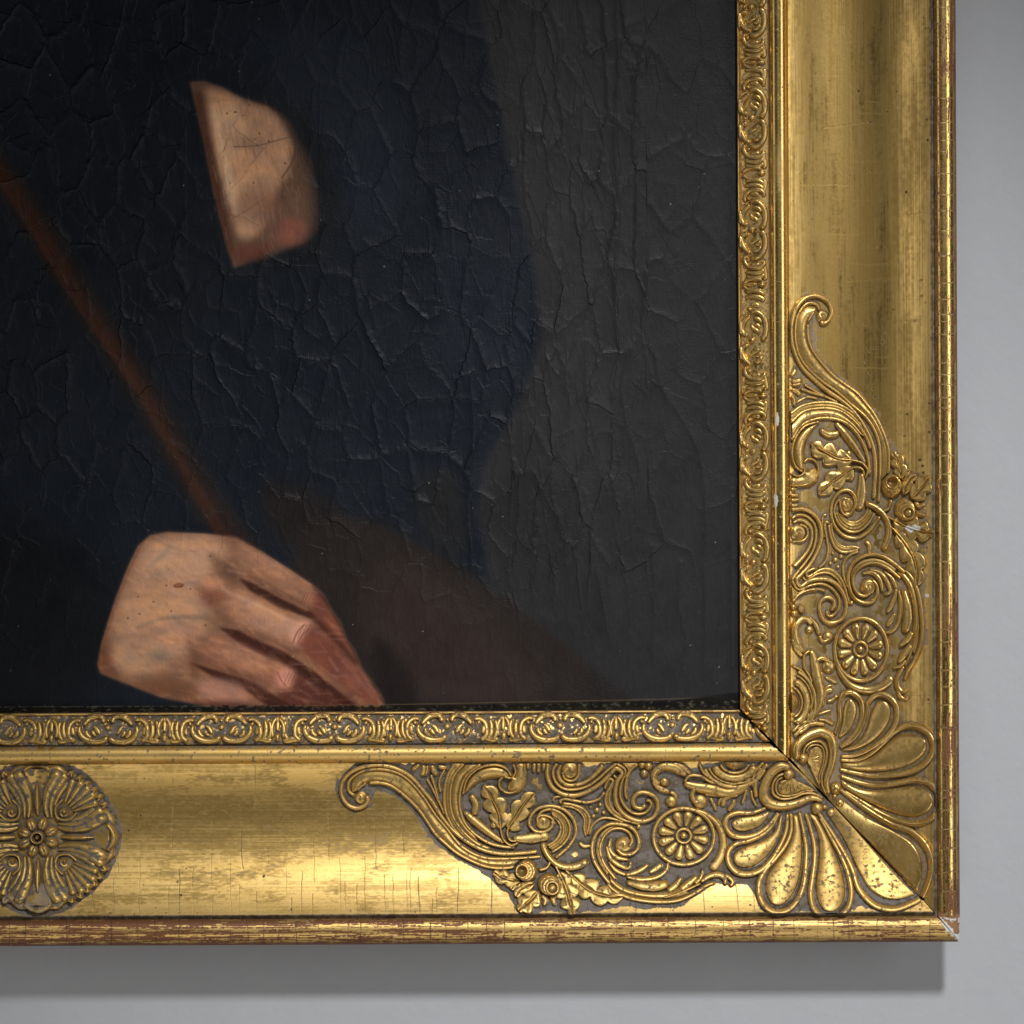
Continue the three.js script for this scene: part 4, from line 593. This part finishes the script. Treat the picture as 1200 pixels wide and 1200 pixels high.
  stroke(HN(500, 180, 540, 240, 620, 275), 'rgba(96,64,46,.5)', 7, 4); stroke(HN(455, 300, 520, 360, 560, 430), 'rgba(104,62,44,.45)', 8, 4); stroke(HN(420, 470, 450, 540, 440, 600), 'rgba(96,58,40,.5)', 7, 4);
  stroke(HN(150, 470, 260, 468, 340, 452), 'rgba(122,92,68,.35)', 6, 4); stroke(HN(170, 330, 300, 322, 420, 330), 'rgba(126,94,68,.3)', 6, 4);
  for (const [x, y, k] of [[828, 448, 1], [778, 612, 1], [838, 330, 0.8]]) for (const q of [-14, -3, 9]) stroke(HN(x + q - 6 * k, y + 26 * k, x + q + 2, y + 2, x + q + 16 * k, y - 22 * k), 'rgba(104,54,42,.5)', 0.9);
  stroke(HN(540, 300, 620, 335, 720, 382, 790, 418), 'rgba(214,164,128,.5)', 4, 2); stroke(HN(500, 478, 600, 498, 690, 545), 'rgba(190,134,102,.5)', 4, 2); stroke(HN(600, 145, 700, 195, 790, 252), 'rgba(178,128,98,.55)', 4, 2);
  stroke(HN(940, 520, 1010, 600, 1070, 680), 'rgba(150,92,72,.5)', 4, 2);
  stroke(HN(240, 438, 280, 420, 330, 405), 'rgba(118,106,94,.55)', 4, 2.4); stroke(HN(330, 405, 400, 395, 480, 405), 'rgba(120,96,76,.6)', 4, 2);
  stroke(HN(290, 220, 330, 185, 360, 150), 'rgba(150,128,108,.6)', 5, 2.5);
  fill(HN(366, 288, 385, 278, 412, 282, 400, 296, 375, 296), 'rgba(112,62,40,.95)', 0.8); stroke(HN(380, 287, 398, 285), 'rgba(190,130,90,.9)', 0.9);
  for (const [x, y] of [[245, 328], [210, 402], [345, 288], [362, 378], [482, 428], [500, 185], [250, 388], [300, 345], [430, 300]]) { const [a, b] = HN(x, y)[0]; c.fillStyle = 'rgba(70,45,32,.8)'; c.beginPath(); c.arc(a, b, 1.2, 0, 7); c.fill(); }
  for (let i = 0; i < 700; i++) { const x = 100 + rnd() * 960, y = 110 + rnd() * 600, l = 22 + rnd() * 50, an = 0.45 + (rnd() - 0.5) * 1.2, v = rnd() < 0.5; stroke(HN(x, y, x + l * Math.cos(an) * 0.5, y + l * Math.sin(an) * 0.5, x + l * Math.cos(an), y + l * Math.sin(an)), v ? 'rgba(232,176,134,.085)' : 'rgba(80,44,28,.05)', 1.5 + rnd() * 3.5); }
  c.restore();
  // marks: paint losses, specks, bare edge along the foot
  for (let i = 0; i < 150; i++) { const [a, b] = P(rnd() * 860, rnd() * 820)[0]; c.fillStyle = rnd() < 0.3 ? 'rgba(200,190,170,.55)' : 'rgba(70,72,76,.5)'; c.beginPath(); c.arc(a, b, 0.5 + rnd() * 0.7, 0, 7); c.fill(); }
  stroke(P(-200, 829, 200, 828, 450, 826, 640, 822, 790, 819, 846, 816), 'rgba(92,80,58,.8)', 1.1, 0.4);
  poly(P(-200, 830, 450, 828, 790, 821, 858, 812, 880, 812, 880, 860, -200, 860), 'rgba(14,12,10,.8)', 1);
  for (let i = 0; i < 700; i++) { const x = rnd() * 880 - 10, t = smooth(480, 860, x), y = 827 + rnd() * 9 - 6 * t, [a, b] = P(x, y)[0]; c.fillStyle = rnd() < 0.25 + 0.35 * t ? 'rgba(88,88,72,.5)' : 'rgba(8,8,8,.6)'; c.beginPath(); c.ellipse(a, b, 1 + rnd() * 3, 0.6 + rnd() * 1.2, rnd() - 0.5, 0, 7); c.fill(); }
  stroke(P(859, 780, 860, 700, 858, 560), 'rgba(56,54,44,.5)', 2, 1.2);
  const img = c.getImageData(0, 0, w, h).data;
  // cells of cracked paint: large plates that run down the cloth, and a finer net within them
  const net = (CELL, size, stretch, tries) => {
    const gw = Math.ceil((PX1 - PX0) / CELL), gh = Math.ceil((PY1 - PY0) / CELL), grid = Array.from({ length: gw * gh }, () => []); let count = 0;
    for (let k = 0; k < tries; k++) {
      const x = lerp(PX0, PX1, rnd()), y = lerp(PY0, PY1, rnd()), d = size(x, y) * (0.7 + 0.5 * rnd()), ax = stretch(x); let ok = true; const R = Math.ceil(d * ax / CELL), gx = Math.floor((x - PX0) / CELL), gy = Math.floor((y - PY0) / CELL);
      for (let j = Math.max(0, gy - R); ok && j <= Math.min(gh - 1, gy + R); j++) for (let i = Math.max(0, gx - R); ok && i <= Math.min(gw - 1, gx + R); i++) for (const s of grid[j * gw + i]) if (Math.hypot((s.x - x) * ax, (s.y - y) / ax) < d) { ok = false; break; }
      if (ok) grid[Math.min(gh - 1, gy) * gw + Math.min(gw - 1, gx)].push({ x, y, gx: (rnd() - 0.5) * 0.02, gy: (rnd() - 0.5) * 0.02, lift: rnd(), id: count++ });
    }
    return (wx, wy, ax, R) => {
      let d1 = 1e9, d2 = 1e9, s1 = null, s2 = null; const gx = Math.floor((wx - PX0) / CELL), gy = Math.floor((wy - PY0) / CELL);
      for (let j = Math.max(0, gy - R); j <= Math.min(gh - 1, gy + R); j++) for (let q = Math.max(0, gx - R); q <= Math.min(gw - 1, gx + R); q++) for (const s of grid[j * gw + q]) { const dx = (s.x - wx) * ax, dy = (s.y - wy) / ax, d = dx * dx + dy * dy; if (d < d1) { d2 = d1; s2 = s1; d1 = d; s1 = s; } else if (d < d2) { d2 = d; s2 = s; } }
      return s2 ? [(d2 - d1) / (2 * Math.hypot((s1.x - s2.x) * ax, (s1.y - s2.y) / ax)), s1, s2] : null;
    };
  };
  const aniso = (x) => (x > 600 && x < 760 ? 1.75 : 1.28);
  const plates = net(110, (x) => (x > 730 ? 60 : x > 600 ? 42 : x > 400 ? 52 : 44), aniso, 6000), fine = net(56, (x) => (x < 420 ? 27 : 34), aniso, 22000);
  const hash = (a, b) => table[((Math.min(a, b) * 7919 + Math.max(a, b) * 104729) >>> 0) & 65535];
  // long cracks that run through the smoother paint at the right
  const long = [[[723, 0], [726, 80], [722, 170], [727, 250], [722, 330], [724, 400]], [[688, 400], [690, 470], [700, 520], [715, 580]], [[770, 420], [775, 450], [800, 490], [820, 530], [828, 600], [826, 660], [828, 720], [826, 780]], [[760, 320], [756, 350], [760, 400], [770, 420]], [[740, 410], [730, 450], [735, 500], [725, 550], [712, 580]], [[552, 440], [556, 510], [552, 560], [550, 600], [554, 660]], [[628, 555], [645, 590], [660, 615], [665, 660]], [[690, 500], [685, 540], [670, 590], [662, 615]], [[695, 650], [705, 690], [715, 750]], [[766, 640], [768, 700], [767, 770]], [[800, 660], [797, 710], [805, 750], [800, 790]], [[680, 390], [655, 440], [640, 420]], [[640, 0], [655, 40], [656, 90]]]
    .map((p) => curve(p.map(straight), 3));
  const longMap = new Float32Array(w * h);
  for (const p of long) for (let i = 1; i < p.length; i++) {
    const [ax, ay] = p[i - 1], [bx, by] = p[i], vx = bx - ax, vy = by - ay, l2 = vx * vx + vy * vy, M = 18;
    for (let y = Math.max(0, Math.floor((Math.min(ay, by) - M - PY0) * K2)); y < Math.min(h, (Math.max(ay, by) + M - PY0) * K2); y++) for (let x = Math.max(0, Math.floor((Math.min(ax, bx) - M - PX0) * K2)); x < Math.min(w, (Math.max(ax, bx) + M - PX0) * K2); x++) {
      const px = PX0 + (x + 0.5) / K2, py = PY0 + (y + 0.5) / K2, t = clamp(((px - ax) * vx + (py - ay) * vy) / l2), dx = px - ax - t * vx + 1.5 * (vn(px / 6, py / 6) - 0.5), dy = py - ay - t * vy, d = Math.hypot(dx, dy);
      const v = (vx * dy - vy * dx > 0 ? 0.8 : 0.35) * Math.exp(-d / 4) - 0.2 * Math.exp(-d * d / 0.7), k = y * w + x; if (Math.abs(v) > Math.abs(longMap[k])) longMap[k] = v;
    }
  }
  const out = new Uint8Array(w * h * 4), bump = new Float32Array(w * h), rough = new Uint8Array(w * h * 4), wet = 0.76;
  for (let y = 0; y < h; y++) for (let x = 0; x < w; x++) {
    const i = y * w + x, o = ((h - 1 - y) * w + x), px = PX0 + (x + 0.5) / K2, py = PY0 + (y + 0.5) / K2;
    const wx = px + 26 * (fbm(px / 60, py / 80 + 5, 3) - 0.5) + 3 * (vn(px / 5, py / 5) - 0.5), wy = py + 26 * (fbm(px / 60 + 33, py / 80, 3) - 0.5) + 3 * (vn(px / 5 + 9, py / 5) - 0.5);
    const ax = aniso(px), p1 = plates(wx, wy, ax, 1), p2 = fine(px + 0.55 * (wx - px), py + 0.55 * (wy - py), ax, 1);
    let relief1 = 0, crack = 0, tilt = 0, lift = 0;
    if (p1) { const [e1, s1, s2] = p1, pw = smooth(0.05, 0.3, hash(s1.id, s2.id)), up = 0.35 + 0.9 * hash(s1.id * 3 + 1, s2.id * 5 + 2); relief1 = pw * up * (0.75 * Math.exp(-e1 / 3.4) + 0.25 * Math.exp(-e1 / 9)) - 0.22 * pw * Math.exp(-e1 * e1 / 0.6); crack = pw * Math.exp(-e1 * e1 / 0.7); tilt = (wx - s1.x) * s1.gx + (wy - s1.y) * s1.gy; lift = s1.lift; }
    if (p2) { const [e2, s1, s2] = p2, pw = smooth(0.3, 0.7, hash(s1.id + 17, s2.id + 31)); relief1 += pw * (0.3 * Math.exp(-e2 / 2.6) - 0.1 * Math.exp(-e2 * e2 / 0.6)) + 0.1 * s1.lift; crack = Math.max(crack, 0.4 * pw * Math.exp(-e2 * e2 / 0.6)); tilt += 0.5 * ((px - s1.x) * s1.gx + (py - s1.y) * s1.gy); }
    // how strongly the paint has cupped here
    const hand = Math.exp(-Math.pow((px - 260) / 190, 2) - Math.pow((py - 740) / 110, 2));
    let amp = 1 - 0.9 * Math.min(1, hand * 1.6); amp *= 1 - 0.6 * smooth(710, 800, px); amp *= 1 - 0.75 * smooth(690, 760, py + 0.12 * (px - 400)); amp *= 1 + 0.75 * smooth(430, 120, px) * smooth(640, 420, py); amp *= 0.55 + 0.9 * fbm(px / 130, py / 130 + 70, 2);
    if (px > 220 && px < 375 && py > 95 && py < 310) amp *= 0.6;
    let b = amp * (relief1 + tilt * 0.8 + 0.2 * lift);
    const lc = longMap[i]; b += lc;
    const weave = Math.sin(px * 2.9 + 2 * fbm(px / 9, py / 60, 2)) * 0.5 + Math.sin(py * 2.9 + 2 * fbm(px / 60, py / 9, 2)) * 0.5, bristle = fbm(px / 1.6, py / 7, 3), rub = fbm(px / 50 + 3, py / 50, 3);
    b += 0.05 * weave + 0.14 * (bristle - 0.5) + 0.12 * fbm(px / 14, py / 14, 3) + 0.1 * smooth(0.56, 0.7, rub) * (fbm(px / 1.5, py / 1.5, 2) - 0.5) * 2.2;
    bump[o] = b;
    const dk = 1 - 0.22 * Math.min(1, crack * amp * 0.9 + Math.max(0, -lc) * 0.9), n = 0.9 + 0.2 * bristle + 0.05 * weave + 0.3 * (fbm(px / 18, py / 18, 4) - 0.5), lum = img[i * 4] / 255;
    const hue = (fbm(px / 17, py / 11 + 40, 3) - 0.5) * smooth(0.2, 0.5, lum), skin = 1 + -0.04 * smooth(0.3, 0.6, lum) + 0.35 * hue, wrist = px > 215 && px < 385 && py > 90 && py < 325 ? 1 + 0.32 * smooth(0.12, 0.35, lum) : 1, v = wrist * skin * dk * lerp(n, 0.5 + 0.5 * n, smooth(0.15, 0.5, lum)) / wet;
    const gy = 0.3 * toL(img[i * 4]) + 0.6 * toL(img[i * 4 + 1]) + 0.1 * toL(img[i * 4 + 2]), ds = 0.08 * smooth(0.2, 0.5, lum);
    out.set([toS(clamp(lerp(toL(img[i * 4]), gy, ds) * v * (1 + 0.15 * hue))), toS(clamp(lerp(toL(img[i * 4 + 1]), gy, ds) * v)), toS(clamp(lerp(toL(img[i * 4 + 2]), gy, ds) * v * (1 - 0.3 * hue))), 255], o * 4);
    rough.set([0, 255 * clamp(0.5 + 0.25 * (rub - 0.5) + 0.1 * (bristle - 0.5)), 0, 255], o * 4);
  }
  const cm = byteMap(out, w, h, true), bm = floatMap(bump, w, h, 1), rm = byteMap(rough, w, h, false);
  const mat = new THREE.MeshPhysicalMaterial({ map: cm, bumpMap: bm, bumpScale: 0.0011, roughnessMap: rm, roughness: 1, metalness: 0, specularIntensity: 0.36 });
  const base = [(PX0 + PX1) / 2, 850, 0], g = tilted('oil_painting', ...base);
  g.userData = { label: 'dark cracked oil painting of a hand below a bare wrist and a stick', category: 'painting' };
  const cw = (PX1 - PX0) * S, ch = (PY1 - PY0) * S;
  const canvas = named(new THREE.Mesh(new THREE.PlaneGeometry(cw, ch), mat), 'painted_canvas'); canvas.position.set(0, ch / 2, 0); g.add(canvas);
  const wood = new THREE.MeshStandardMaterial({ color: new THREE.Color(0.12, 0.07, 0.035), roughness: 0.8 });
  const back = named(new THREE.Mesh(new THREE.BoxGeometry(cw - 0.004, ch - 0.004, 0.012), wood), 'stretcher'); back.position.set(0, ch / 2, -0.0065); g.add(back);
}
renderer.render(scene, camera);
